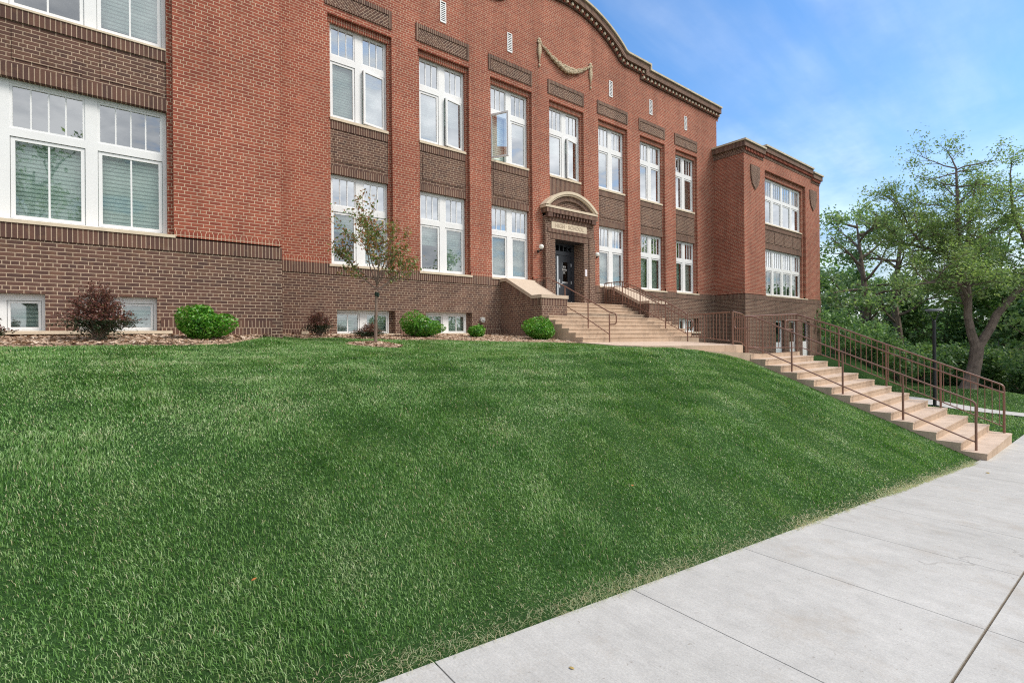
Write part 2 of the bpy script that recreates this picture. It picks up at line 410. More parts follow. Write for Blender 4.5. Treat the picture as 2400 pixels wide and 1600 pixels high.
def bed_front(X):
    return lerp_tab(X, [(-14,9.97),(-1.3,10.0),(.9,9.93),(1.5,10.15),(2.0,10.75),(2.5,11.6),(3.1,12.25),(3.8,12.35),(5.2,12.05),(6.5,11.55),(7.8,10.95),(8.9,10.2),(9.7,9.75),(10.35,9.72)])
def grid(name, xs, ys, zf, mat):
    X, Y = np.meshgrid(xs, ys, indexing='ij'); Z = zf(X, Y)
    v = np.stack([X, Y, Z], -1).reshape(-1, 3); ny = len(ys)
    i, j = np.meshgrid(np.arange(len(xs)-1), np.arange(ny-1), indexing='ij'); a = (i*ny + j).ravel()
    f = np.stack([a, a+ny, a+ny+1, a+1], -1).ravel()
    return link(name, np_mesh(name, v, f, np.full(len(a), 4), mat, True), None)

tag(grid('lawn', np.arange(-12, 14.48, .2)[:-1].tolist()+[14.46], np.arange(2.12, 13.35, .2), lawn_z, M['soil']), kind='structure')
tag(grid('side_lawn', np.concatenate([[15.3], np.arange(16, 60, .7), np.arange(60, 130, 5)]), np.concatenate([np.arange(1.9, 16, .6), np.arange(16, 60, 3)]), side_z, M['soil']), kind='structure')
g_ = MB(); g_.face([(-700,-700,-4.6),(700,-700,-4.6),(700,700,-4.6),(-700,700,-4.6)]); tag(g_.build('ground', M['soil']), kind='structure')
# mulch beds
def ruled(name, xs, f0, f1, off, mat, n=14):
    xs = np.asarray(xs); V = []
    for x in xs:
        a, b = float(f0(x)), float(f1(x))
        for k in range(n+1):
            y = a + (b-a)*k/n
            V.append((x, y, float(lawn_z(x, y)) + off*min(1, k*.7) + .012*math.sin(x*9)*math.sin(y*11)))
    V = np.array(V); ny = n+1
    i, j = np.meshgrid(np.arange(len(xs)-1), np.arange(n), indexing='ij'); a = (i*ny+j).ravel()
    return link(name, np_mesh(name, V, np.stack([a, a+ny, a+ny+1, a+1], -1).ravel(), np.full(len(a), 4), mat, True), None)
tag(ruled('mulch_bed', np.arange(-12, 2.73, .14).tolist()+[2.74], bed_front, lambda x: 11.5, .035, M['mulch']), kind='structure')
tag(ruled('mulch_bed', [2.74]+np.arange(2.9, 10.34, .14).tolist()+[10.34], bed_front, lambda x: 13.35, .035, M['mulch']), kind='structure')
TX, TY = 4.47, 10.5
mr = MB(); zt = float(lawn_z(TX, TY))
ring = [(TX+.60*math.cos(a)*(1+.1*math.sin(3*a)), TY+.60*math.sin(a)*(1+.08*math.cos(2*a))) for a in np.linspace(0, 2*math.pi, 30)[:-1]]
for k in range(29):
    a, b = ring[k], ring[(k+1) % 29]
    mr.face([(TX,TY,zt+.075),(a[0],a[1],float(lawn_z(*a))+.012),(b[0],b[1],float(lawn_z(*b))+.012)], smooth=True)
tag(mr.build('mulch_ring', M['mulch']), kind='structure')
# wood chips
def chips(n, sampler, off):
    P = sampler(n); n = len(P); a = RNG.uniform(0, 2*np.pi, n); L = RNG.uniform(.02, .06, n); W = RNG.uniform(.006, .016, n); tl = RNG.uniform(-.35, .35, n)
    d = np.stack([np.cos(a), np.sin(a), tl], -1)*L[:,None]; p = np.stack([-np.sin(a), np.cos(a), RNG.uniform(-.5,.5,n)], -1)*W[:,None]
    P = P + np.array([0,0,off]) + np.stack([0*a, 0*a, RNG.uniform(0,.02,n)], -1)
    V = np.stack([P-d-p, P+d-p, P+d+p, P-d+p], 1).reshape(-1, 3)
    return V
def bed_sample(n):
    X = RNG.uniform(-2.6, 10.3, n); yf = bed_front(X); yw = np.where(X < 2.74, 11.38, 13.28); Y = yf + .02 + (yw-yf)*RNG.uniform(0, 1, n)
    return np.stack([X, Y, lawn_z(X, Y) + .03], -1)
def ring_sample(n):
    r = .6*np.sqrt(RNG.uniform(0, 1, n)); a = RNG.uniform(0, 2*np.pi, n); X = TX+r*np.cos(a); Y = TY+r*np.sin(a)
    return np.stack([X, Y, lawn_z(X, Y) + .07*(1-r/.6) + .012], -1)
V = np.concatenate([chips(9000, bed_sample, .004), chips(700, ring_sample, .004)])
tag(link('wood_chips', np_mesh('wood_chips', V, np.arange(len(V)), np.full(len(V)//4, 4), M['chips']), None), kind='stuff')

# sidewalk: two rows of slabs with joints, following the slope
def wz(x): return float(edge_z(np.array(x)))
JX = [1.21 + 1.535*k for k in range(-6, 30)]
sw = MB(); jn = MB()
rows = [(.605, 2.13), (-.94, .59)]
for y0, y1 in rows:
    for a, b in zip(JX, JX[1:]):
        a_, b_ = a+.004, b-.004
        ya, yb = (float(walk_edge(a_)), float(walk_edge(b_))) if y1 > 1 else (y1, y1)
        if a > 14.2 and y1 > 1: ya = yb = 1.985
        sw.face([(a_,y0,wz(a_)),(b_,y0,wz(b_)),(b_,yb,wz(b_)),(a_,ya,wz(a_))])
        for (p, q) in (((a_,y0),(b_,y0)),((b_,y0),(b_,yb)),((b_,yb),(a_,ya)),((a_,ya),(a_,y0))):
            sw.face([(p[0],p[1],wz(p[0])-.15),(q[0],q[1],wz(q[0])-.15),(q[0],q[1],wz(q[0])),(p[0],p[1],wz(p[0]))])
tag(sw.build('sidewalk', M['walk']), kind='structure')
for a, b in zip(JX, JX[1:]):
    jn.face([(a,-.95,wz(a)-.014),(b,-.95,wz(b)-.014),(b,2.07,wz(b)-.014),(a,2.07,wz(a)-.014)])
tag(jn.build('sidewalk_joint_bed', M['joint']), kind='structure')
rd = MB()
for a, b in zip(JX, JX[1:]):
    rd.face([(a,-14,wz(a)-.17),(b,-14,wz(b)-.17),(b,-1.12,wz(b)-.17),(a,-1.12,wz(a)-.17)])
tag(rd.build('road', M['asphalt']), kind='structure')
kb = MB()
for a, b in zip(JX, JX[1:]):
    kb.face([(a,-1.11,wz(a)-.01),(b,-1.11,wz(b)-.01),(b,-.96,wz(b)-.01),(a,-.96,wz(a)-.01)])
    kb.face([(a,-1.11,wz(a)-.2),(b,-1.11,wz(b)-.2),(b,-1.11,wz(b)-.01),(a,-1.11,wz(a)-.01)])
tag(kb.build('kerb', M['path']), kind='structure')
# path on the right, crossing the lower lawn
pth = MB(); pc = [(26.0,1.9),(26.1,2.6),(26.5,3.9),(27.7,5.4),(28.6,6.7),(28.8,8.2),(28.7,10.0),(28.5,11.5)]
pp = []
for k in range(len(pc)-1):
    for s_ in range(6):
        t = s_/6; pp.append((pc[k][0]*(1-t)+pc[k+1][0]*t, pc[k][1]*(1-t)+pc[k+1][1]*t))
prev = None
for k in range(len(pp)-1):
    d = Vector((pp[k+1][0]-pp[k][0], pp[k+1][1]-pp[k][1], 0)).normalized(); nn = Vector((-d.y, d.x, 0))*.62
    l = (pp[k][0]+nn.x, pp[k][1]+nn.y); r = (pp[k][0]-nn.x, pp[k][1]-nn.y)
    cur = [(l[0],l[1],float(side_z(*l))+.03), (r[0],r[1],float(side_z(*r))+.03)]
    if prev: pth.face([prev[1], cur[1], cur[0], prev[0]])
    prev = cur
tag(pth.build('path', M['path']), kind='structure')

# ------------------------------------------------------------------ grass blades
def blades(P, h, w, lean, az, tint, curl=.55):
    n = len(P); up = np.array([0,0,1.0])
    d = np.stack([np.cos(az), np.sin(az), 0*az], -1); fa = az + RNG.uniform(-1.2, 1.2, n) + np.pi/2
    s = np.stack([np.cos(fa), np.sin(fa), 0*fa], -1)*w[:,None]*.5
    mid = P + up*(h*.6)[:,None] + d*(h*lean*.4)[:,None]; tip = P + up*(h*(1-.35*lean))[:,None] + d*(h*lean*1.15)[:,None]
    V = np.stack([P-s, P+s, mid+s*.8, mid-s*.8, tip], 1).reshape(-1, 3)
    b = (np.arange(n)*5)[:,None]
    F = np.concatenate([b+0, b+1, b+2, b+3, b+3, b+2, b+4], 1).ravel()
    return V, F, np.tile([4,3], n), np.repeat(tint, 5)
def vnoise(X, Y, s, seed):
    r = np.random.default_rng(seed); o = 0*X
    for k in range(6):
        a = r.uniform(0, 6.28); q = s*r.uniform(.6, 1.7); o = o + np.sin((X*math.cos(a)+Y*math.sin(a))*q + r.uniform(0, 6.28))
    return o/2.4
def make_grass():
    Vs, Fs, Ls, Ts = [], [], [], []; base = 0
    def add(res):
        nonlocal base
        V, F, L, T = res; Vs.append(V); Fs.append(F+base); Ls.append(L); Ts.append(T); base += len(V)
    N = 2100000
    X = RNG.uniform(-3.6, 14.45, N); Y = RNG.uniform(2.1, 12.4, N)
    dist = np.sqrt(X**2 + Y**2)
    full = N/(18.05*10.3)
    dens = np.clip(11000*(3.4/dist)**1.25, 1300, 11000)
    keep = RNG.uniform(0, 1, N) < dens/full
    keep &= ~((X < 10.34) & (Y > bed_front(X) + .015))
    keep &= ~((X > 10.0) & (Y > np.interp(X, [10.0,10.5,11.5,12.3,14.47], [8.3,7.8,7.49,7.49,6.98])))
    keep &= ((X-TX)**2 + (Y-TY)**2) > .57**2*(1+.15*RNG.uniform(-1,1,N))
    keep &= X > -.36*Y - .6
    X, Y, dist = X[keep], Y[keep], dist[keep]; n = len(X)
    keep = Y > walk_edge(X) - .005; X, Y, dist = X[keep], Y[keep], dist[keep]; n = len(X)
    edge = np.clip((Y-walk_edge(X))/.22, 0, 1)                 # sparse dry grass along the sidewalk
    k2 = RNG.uniform(0,1,n) < .45+.55*edge; X, Y, dist, edge = X[k2], Y[k2], dist[k2], edge[k2]; n = len(X)
    P = np.stack([X, Y, lawn_z(X, Y)-.004], -1)
    far = np.clip(dist/3.3, 1, 4)
    clump = vnoise(X, Y, 5.5, 3); pat = vnoise(X, Y, 1.2, 4)
    h = (.030 + .007*clump + .004*pat)*RNG.uniform(.5, 1.4, n)*(.55+.45*edge); h = np.clip(h, .018, .11)
    w = .0033*far**.9*RNG.uniform(.7, 1.3, n)
    lean = np.clip(.55 + .16*vnoise(X, Y, 4.2, 9) + RNG.normal(0, .33, n), .05, 1.35)
    az = 2.6 + .9*vnoise(X, Y, 2.6, 5) + RNG.normal(0, 1.25, n)
    stripe = np.sin((X*.10+Y)*2*np.pi/.56 + .6*vnoise(X, Y, .9, 41))*np.clip(.6+vnoise(X, Y, .7, 42), 0, 1.4)
    tint = .44 + .12*vnoise(X, Y, 7.5, 6) + .055*vnoise(X, Y, 1.6, 8) + .085*stripe + RNG.normal(0, .18, n)
    tint = np.clip(tint, .02, .86)
    dry = RNG.uniform(0, 1, n) < .045 + .09*np.clip(vnoise(X, Y, 2.3, 15)-.5, 0, 1) + .5*(1-edge)**1.5; tint = np.where(dry, RNG.uniform(.84, 1, n), tint)
    add(blades(P, h, w, lean, az, tint))
    # dry clippings lying along the walk edge
    n = 15000; X = RNG.uniform(-.5, 14.3, n); X = X[RNG.uniform(0,1,n) < .25 + .5*np.clip(vnoise(X, 0*X, 3.1, 31)+.3, 0, 1)]; n = len(X); Y = walk_edge(X) - .01 + np.abs(RNG.normal(0, .062, n)) - .05*RNG.uniform(0,1,n)**3
    P = np.stack([X, Y, np.where(Y < walk_edge(X), edge_z(X)+.003, lawn_z(X, Y)+.012*RNG.uniform(0,1,n))], -1)
    add(blades(P, np.full(n,.036)*RNG.uniform(.3,1,n), np.full(n,.0026)*np.clip(X/3,1,3), np.full(n,2.1), RNG.uniform(0,6.28,n), RNG.uniform(.83,1,n)))
    # lower lawn on the far side of the steps
    n = 26000; X = RNG.uniform(17.9, 36, n); Y = RNG.uniform(2.0, 9.5, n)
    on = np.zeros(n, bool)
    for (a, b) in pp: on |= (X-a)**2 + (Y-b)**2 < .62**2
    X, Y = X[~on], Y[~on]; n = len(X)
    P = np.stack([X, Y, side_z(X, Y)-.004], -1)
    add(blades(P, .06*RNG.uniform(.6,1.3,n), np.full(n,.022), np.clip(RNG.normal(.5,.3,n),.05,1.2), RNG.uniform(0,6.28,n), np.clip(.60+.12*vnoise(X,Y,1.0,12)+RNG.normal(0,.13,n),.05,.85)))
    V = np.concatenate(Vs); me = np_mesh('grass', V, np.concatenate(Fs), np.concatenate(Ls), M['grass'])
    at = me.attributes.new('tint', 'FLOAT', 'POINT'); at.data.foreach_set('value', np.concatenate(Ts).astype(np.float32))
    return link('grass', me, None)
tag(make_grass(), kind='stuff')
print('grass ok')

# ------------------------------------------------------------------ the school
W = 13.3; W2 = 13.4; FR = 13.5          # wall face, recess step, window frame plane
PV = 11.4; WG = 11.75                   # left pavilion and right wing faces
school = empty('school_building', (13.3, 13.3, 0), 'two storey red brick school building with white windows, brown brick base and curved parapet', 'building')
def bld(mb, name, mat, bevel=0.0, parent=None, label=None):
    o = mb.build(name, mat, None, bevel)
    if parent is None: put(o, school)
    else:
        o.parent = parent
        o.matrix_parent_inverse = Matrix.Identity(4)
    if label: o['label'] = label
    return o
XL = [4.484 + 2.664*i for i in range(7)]; WW = 1.646
CX = 13.3

# roofline of the main block: (x,z) of the coping top, from the arch centre to the right end
ARC_C, ARC_R = 7.5, 5.43
def top_profile():
    pts = []
    for k in range(0, 25):
        x = 3.16*k/24; pts.append((x, ARC_C + math.sqrt(ARC_R**2 - x*x)))
    pts += [(3.30, 11.80), (3.42, 11.76), (4.99, 11.76), (4.99, 11.53), (10.9, 11.53)]
    return pts
half = top_profile()
prof = [(CX-x, z) for x, z in reversed(half[1:])] + [(CX+x, z) for x, z in half]
def offset_poly(pts, d):
    out = []
    for i, p in enumerate(pts):
        a = pts[max(i-1,0)]; c = pts[min(i+1,len(pts)-1)]
        def nrm(u, v):
            dx, dz = v[0]-u[0], v[1]-u[1]; L = math.hypot(dx, dz) or 1; return (dz/L, -dx/L)
        n1 = nrm(a, p) if i > 0 else nrm(p, c); n2 = nrm(p, c) if i < len(pts)-1 else n1
        mx, mz = n1[0]+n2[0], n1[1]+n2[1]; L2 = mx*mx+mz*mz
        k = 2/max(L2, .5)
        out.append((p[0]+mx*k*d, p[1]+mz*k*d))
    return out
def band(mb, o1, o2, y0, y1, uvrun=False):
    """solid strip between two offset lines of the roofline, from y0 (front) to y1"""
    A = offset_poly(prof, o1); B = offset_poly(prof, o2); run = 0
    for i in range(len(prof)-1):
        L = math.hypot(A[i+1][0]-A[i][0], A[i+1][1]-A[i][1]); u0, u1 = run, run+L; run += L
        h = o2-o1
        uv = [(u0,0),(u1,0),(u1,h),(u0,h)] if uvrun else None
        a, b, c, d = B[i], B[i+1], A[i+1], A[i]
        mb.face([(a[0],y0,a[1]),(b[0],y0,b[1]),(c[0],y0,c[1]),(d[0],y0,d[1])], uv)
        mb.face([(d[0],y0,d[1]),(c[0],y0,c[1]),(c[0],y1,c[1]),(d[0],y1,d[1])], None)
        mb.face([(a[0],y1,a[1]),(b[0],y1,b[1]),(b[0],y0,b[1]),(a[0],y0,a[1])], [(u0,0),(u1,0),(u1,y1-y0),(u0,y1-y0)] if uvrun else None)
    for i, flip in ((0, False), (len(prof)-1, True)):
        a, d = B[i], A[i]; q = [(a[0],y0,a[1]),(d[0],y0,d[1]),(d[0],y1,d[1]),(a[0],y1,a[1])]
        mb.face(q[::-1] if not flip else q)

# --- main red wall with the bay recesses
red = MB()
bays = []
for i, xl in enumerate(XL):
    zb = 1.93 if i != 3 else 4.30
    bays.append((xl-.09, xl+WW+.09, zb, 8.61))
portal = (12.02, 14.58, .9, 4.45)
red.wall(W, 2.62, 24.05, 2.05, 10.85, bays + [portal])
for i, b in enumerate(bays):
    red.reveal(b[0], b[1], b[2], b[3], W, W2, bottom=False)
    xl, xr = XL[i], XL[i]+WW
    red.wall(W2, b[0], b[1], b[2], b[3], [(xl, xr, b[2]-1, 8.475)])
    red.reveal(xl, xr, b[2], 8.475, W2, FR, bottom=False)
# fill between the wall top and the cornice
inner = offset_poly(prof, .50)
for a, c in zip(inner, inner[1:]):
    if c[0] - a[0] > 1e-4: red.face([(a[0],W,10.85),(c[0],W,10.85),(c[0],W,c[1]),(a[0],W,a[1])])
red.face([(24.05,W,2.05),(24.05,W+9,2.05),(24.05,W+9,11.0),(24.05,W,11.0)])
red.face([(2.62,W,2.05),(2.62,W+9,2.05),(2.62,W+9,11.0),(2.62,W,11.0)][::-1])
bld(red, 'wall', M['red'])
for i, xl in enumerate(XL):      # soldier lintels over the upper windows, red
    lr = MB(); lr.box(xl-.085, xl+WW+.085, W2-.012, W2+.06, 8.44, 8.605); bld(lr, 'lintel_course', M['red_sol'])
edges = [2.76] + [v for i, xl in enumerate(XL) for v in (xl-.09, xl+WW+.09)] + [23.72]
for a, b in zip(edges[0::2], edges[1::2]):
    if a > 11 and b < 13: b = 12.0
    if a > 13 and a < 15 and b < 18: a = max(a, 14.62)
    if b > a: rr = MB(); rr.box(a, b, W-.012, W+.05, 1.935, 2.05); bld(rr, 'rowlock_course', M['red_sol'])

# --- brown base of the main block
base = MB()
BW = [(XL[i]+.16, XL[i]+1.78, .08, .73) for i in (0, 1, 5, 6)]
def bwx(i): return XL[i]+.10, XL[i]+1.78
BW = [(*bwx(i), .08, .73) for i in (0, 1, 5, 6)]
base.wall(W, 2.62, 23.75, -1.6, 1.66, BW + [(12.02, 14.58, .9, 1.66)])
for b in BW: base.reveal(*b, W, FR, bottom=False)
bld(base, 'base_wall', M['brown'])
for a, b in ((2.76, 12.0), (14.62, 23.73)):
    sol = MB(); sol.box(a, b, W-.02, W+.04, 1.66, 1.93); bld(sol, 'soldier_course', M['brown_sol'])
for a, b in ((2.8, bwx(0)[0]-.16), (bwx(0)[1]+.16, bwx(1)[0]-.16), (bwx(1)[1]+.16, 10.07)):
    pl = MB(); pl.box(a, b, W-.012, W+.02, -.1, .335); bld(pl, 'plinth_course', M['brown_row'])
# --- spandrels between the floors
sp = MB(); ss = MB()
for i, xl in enumerate(XL):
    if i == 3: continue
    x0, x1 = xl+.002, xl+WW-.002
    sp = MB(); ss = MB()
    ss.box(x0, x1, W2-.004, FR, 5.60, 5.825); s4 = MB(); s4.box(x0, x1, W2-.004, FR, 4.39, 4.60)
    sp.box(x0, x1, W2+.016, FR, 4.60, 5.60)
    # raised inner field with a shadow joint round it
    sp.box(x0+.10, x1-.10, W2+.002, W2+.02, 4.74, 5.50)
    o = bld(sp, 'spandrel_panel', M['brown']); bld(ss, 'soldier_course', M['brown_sol'], parent=o); bld(s4, 'soldier_course', M['brown_sol'], parent=o)
s3 = MB(); s3.box(XL[3]+.002, XL[3]+WW-.002, W2, FR, 4.31, 5.825); bld(s3, 'spandrel_soldier_course', M['brown_sol'])
# --- sills
def sill(x0, x1, y0, y1, z0, z1): 
    m = MB(); m.box(x0, x1, y0, y1, z0, z1); return m
for i, xl in enumerate(XL):
    bld(sill(xl-.01, xl+WW+.01, W2-.03, FR+.05, 5.828, 5.90), 'window_sill', M['stone'], .006)
    if i != 3: bld(sill(xl-.10, xl+WW+.14, W-.045, FR+.05, 1.865 if False else 1.872, 1.935), 'window_sill', M['stone'], .006)
# --- patterned brown panels over the upper windows
for i, xl in enumerate(XL):
    x0, x1, z0, z1 = xl-.155, xl+WW+.09, 8.82, 9.335; c = (x0+x1)/2
    p = MB(); p.box(x0, x1, W-.03, W+.01, z1-.13, z1); p.box(x0, x1, W-.03, W+.01, z0, z0+.03); p.box(x0, x0+.08, W-.03, W+.01, z0+.03, z1-.13); p.box(x1-.08, x1, W-.03, W+.01, z0+.03, z1-.13)
    o = bld(p, 'ornament_panel', M['brown_sol'])
    q = MB(); q.box(x0+.08, c, W-.012, W+.01, z0+.03, z1-.13); bld(q, 'angled_brickwork', M['herr1'], parent=o)
    q = MB(); q.box(c, x1-.08, W-.012, W+.01, z0+.03, z1-.13); bld(q, 'angled_brickwork', M['herr2'], parent=o)
# --- louvred vents
for xc in (7.94, 10.565, 15.82, 18.51, 21.24):
    v = MB(); x0, x1, z0, z1 = xc-.105, xc+.105, 9.69, 10.34
    v.box(x0, x0+.028, W-.02, W+.02, z0, z1); v.box(x1-.028, x1, W-.02, W+.02, z0, z1); v.box(x0+.028, x1-.028, W-.02, W+.02, z1-.028, z1); v.box(x0+.028, x1-.028, W-.02, W+.02, z0, z0+.028)
    for k in range(10):
        z = z0 + .05 + k*.058
        v.face([(x0+.028,W-.016,z),(x1-.028,W-.016,z),(x1-.028,W+.012,z+.03),(x0+.028,W+.012,z+.03)])
        v.face([(x0+.028,W-.016,z-.026),(x1-.028,W-.016,z-.026),(x1-.028,W-.016,z),(x0+.028,W-.016,z)])
    o = bld(v, 'louver_vent', M['white'])
    d = MB(); d.box(x0+.028, x1-.028, W-.006, W-.003, z0+.028, z1-.028); bld(d, 'vent_backing', M['dark'], parent=o)
# --- cornice
c1 = MB(); band(c1, 0, .075, W-.26, W+.35); bld(c1, 'coping', M['stone2'])
c2 = MB(); band(c2, .075, .33, W-.20, W+.3, True); bld(c2, 'cornice_soldier_course', M['brown_sol'])
c3 = MB(); band(c3, .33, .50, W-.03, W+.2); frz = bld(c3, 'cornice_frieze', M['dkred'])
dn = MB(); dd = MB(); bt = MB()
cen = offset_poly(prof, .415); run = 0; k = 0
band(bt, .485, .52, W-.06, W+.01); bld(bt, 'cornice_moulding', M['brown_plain'])
for a, b in zip(cen, cen[1:]):
    L = math.hypot(b[0]-a[0], b[1]-a[1]); s0 = run; run += L
    while k*.135 + .03 < run:
        t = (k*.135+.03-s0)/max(L,1e-6); x, z = a[0]+(b[0]-a[0])*t, a[1]+(b[1]-a[1])*t
        ux, uz = (b[0]-a[0])/max(L,1e-6), (b[1]-a[1])/max(L,1e-6)
        tgt, hw, hh, yy = (dn, .045, .048, W-.13) if k % 2 == 0 else (dd, .030, .075, W-.10)
        tgt = MB() if tgt is dn else dd
        q = [(x-ux*hw+uz*hh, z-uz*hw-ux*hh), (x+ux*hw+uz*hh, z+uz*hw-ux*hh), (x+ux*hw-uz*hh, z+uz*hw+ux*hh), (x-ux*hw-uz*hh, z-uz*hw+ux*hh)]
        tgt.prism_y(q, yy, W-.02)
        if tgt is not dd: bld(tgt, 'pale_dentil', M['stone'], parent=frz)
        k += 1
bld(dd, 'dark_dentil_course', M['dkred'], parent=frz)

# --- garland over the entrance
gl = MB()
def swag(t):
    x = 11.93 + (14.6-11.93)*t; s = 2*t-1
    z = 9.93 + .60*abs(s)**1.7
    return x, z
npt = 60
for k in range(npt+1):
    t = k/npt; x, z = swag(t); f = 1-abs(2*t-1); r = .035 + .085*f**1.1
    rr_ = r*(.86 + .22*math.sin(k*1.57))
    gl.ball((x, W-.02-.35*r, z), rr_, 8, 6, (1, .8, 1))
    if f > .15:
        for q in range(4):
            a = random.uniform(0, 6.28); gl.ball((x+math.cos(a)*r*.8, W-.05-r*.55, z+math.sin(a)*r*.8), r*random.uniform(.3,.5), 6, 4)
bld(gl, 'garland', M['terra'])
for xx in (11.91, 14.6):
    tz = MB()
    tz.ball((xx, W-.03, 10.60), .075, 8, 6, (1,.6,.9)); tz.ball((xx+.05, W-.04, 10.52), .055, 8, 6, (1,.6,1)); tz.ball((xx-.05, W-.04, 10.50), .05, 8, 6, (1,.6,1))
    for k in range(12):
        z = 10.42 - k*.062; r = .058 + .03*math.sin(k*.5) - (.03 if k > 10 else 0)
        tz.ball((xx, W-.03, z), r, 8, 6, (1,.7,.8))
        for q in (-1, 1): tz.ball((xx+q*r*.6, W-.05, z+.02), r*.42, 6, 4)
    tz.ball((xx, W-.03, 9.68), .05, 8, 6, (.8,.7,1.2))
    bld(tz, 'garland_tassel', M['terra'])

# ------------------------------------------------------------------ windows
def ring_boxes(mb, x0, x1, z0, z1, w, y0, y1):
    mb.box(x0, x0+w, y0, y1, z0, z1); mb.box(x1-w, x1, y0, y1, z0, z1)
    mb.box(x0+w, x1-w, y0, y1, z0, z0+w); mb.box(x0+w, x1-w, y0, y1, z1-w, z1)
WCOUNT = [0]
def window(x0, x1, z0, z1, y, n, mull, tb, tt, lites, casm=0, blinds=None, glass='glass', opened=None, cover='blind', tglass='glass_hi', edge=.045, top=.055, bot=.055, transom=True, sash_w=.055):
    """white window: n units divided by mullions, a fixed transom light over a casement; tb..tt is the transom bar"""
    WCOUNT[0] += 1
    fr = MB(); d1 = y+.11
    uw = (x1-x0-2*edge-(n-1)*mull)/n
    ux = [(x0+edge+i*(uw+mull), x0+edge+i*(uw+mull)+uw) for i in range(n)]
    fr.box(x0, x0+edge, y, d1, z0, z1); fr.box(x1-edge, x1, y, d1, z0, z1)
    for i in range(n-1): fr.box(ux[i][1], ux[i+1][0], y, d1, z0, z1)
    pane_t = MB(); kids = []
    for i, (a, b) in enumerate(ux):
        fr.box(a, b, y, d1, z1-top, z1); fr.box(a, b, y, d1, z0, z0+bot)
        if transom:
            fr.box(a, b, y, d1, tb, tt)
            ring_boxes(fr, a, b, tt, z1-top, .035, y+.014, d1-.01)
            ga, gb, gz0, gz1 = a+.035, b-.035, tt+.035, z1-top-.035
            for k in range(1, lites):
                xx = ga + (gb-ga)*k/lites; fr.box(xx-.011, xx+.011, y+.022, y+.06, gz0, gz1)
            pane_t.face([(ga,y+.04,gz0),(gb,y+.04,gz0),(gb,y+.04,gz1),(ga,y+.04,gz1)])
        ca, cb, cz0, cz1 = a+.007, b-.007, z0+bot+.007, (tb if transom else z1-top)-.009
        s = MB(); p = MB(); op = (opened or {}).get(i)
        w_, h_ = cb-ca, cz1-cz0
        ring_boxes(s, 0, w_, 0, h_, sash_w, 0, .055)
        for k in range(1, casm+1):
            xx = sash_w + (w_-2*sash_w)*k/(casm+1); s.box(xx-.013, xx+.013, .012, .045, sash_w, h_-sash_w)
        p.face([(sash_w,.028,sash_w),(w_-sash_w,.028,sash_w),(w_-sash_w,.028,h_-sash_w),(sash_w,.028,h_-sash_w)])
        if op:      # hinge side and angle: the free edge swings out of the building
            side, ang = op
            if side == 'L': mat = Matrix.Translation((ca, y+.012, cz0)) @ Matrix.Rotation(-ang, 4, 'Z')
            else: mat = Matrix.Translation((cb, y+.012, cz0)) @ Matrix.Rotation(ang, 4, 'Z') @ Matrix.Translation((-w_, 0, 0))
        else: mat = Matrix.Translation((ca, y+.018, cz0))
        for mb in (s, p): mb.v = [tuple(mat @ Vector(v)) for v in mb.v]
        kids.append(('casement', s, 'white')); kids.append(('pane', p, glass if not isinstance(glass, (list, tuple)) else glass[i]))
    wo = bld(fr, 'window', M['white'])
    for nm, mb, mt in kids: bld(mb, nm, M[mt], parent=wo).matrix_parent_inverse = Matrix.Translation((0,0,0))
    if transom: bld(pane_t, 'transom_pane', M[tglass], parent=wo)
    for i, (a, b) in enumerate(ux):
        drop = (blinds[i] if blinds else 1.0)
        if drop <= 0: continue
        bl = MB(); zt_ = z1-top if drop > 1 else ((tb if transom else z1)); zt_ = z1-.07 if drop > 1 else zt_
        zb_ = z0+.02 + (zt_-z0)*(1-min(drop, 1))
        bl.face([(a-.03,y+.19,zb_),(b+.03,y+.19,zb_),(b+.03,y+.19,zt_),(a-.03,y+.19,zt_)])
        bl.box(a-.03, b+.03, y+.185, y+.20, zb_-.03, zb_)
        bld(bl, 'blind', M[cover], parent=wo)
    return wo
UZ = dict(z0=5.90, z1=8.47, tb=7.47, tt=7.64, n=2, mull=.20, lites=3)
LZ = dict(z0=1.935, z1=4.39, tb=3.40, tt=3.56, n=2, mull=.20, lites=3)
up_open = {0: {1: ('R', rad(9))}, 1: {1: ('R', rad(10))}, 2: {0: ('L', rad(62))}, 3: {1: ('R', rad(10))}}
up_bl = [(2, 2), (1, .5), (1, .3), (.4, .3), (.5, .2), (.3, 0), (.2, .9)]
lo_bl = [(.35, 1), (.4, 1), (1, .95), None, (1, 1), (1, 1), (.9, .9)]
for i, xl in enumerate(XL):
    window(xl, xl+WW, y=FR, blinds=up_bl[i], glass='glass_hi' if i > 0 else ['glass', 'glass_hi'], opened=up_open.get(i), **UZ)
    if i != 3: window(xl, xl+WW, y=FR, blinds=lo_bl[i], glass='glass', cover='shade' if i in (2, 4, 5) else 'blind', **LZ)
# basement windows of the main block
for i in (0, 1, 5, 6):
    a, b = bwx(i)
    window(a, b-.12, .082, .728, FR-.02, 2, .18, 0, 0, 1, 1, (1, 1), 'glass', edge=.03, top=.08, bot=.02, transom=False, sash_w=.035)
    j = MB(); j.box(b-.12, b-.002, FR-.02, FR+.05, .08, .728); bld(j, 'window_jamb', M['brown'])
    s = MB(); s.box(a-.12, b+.12, W-.06, FR, .02, .079); bld(s, 'basement_sill', M['stone'], .008)

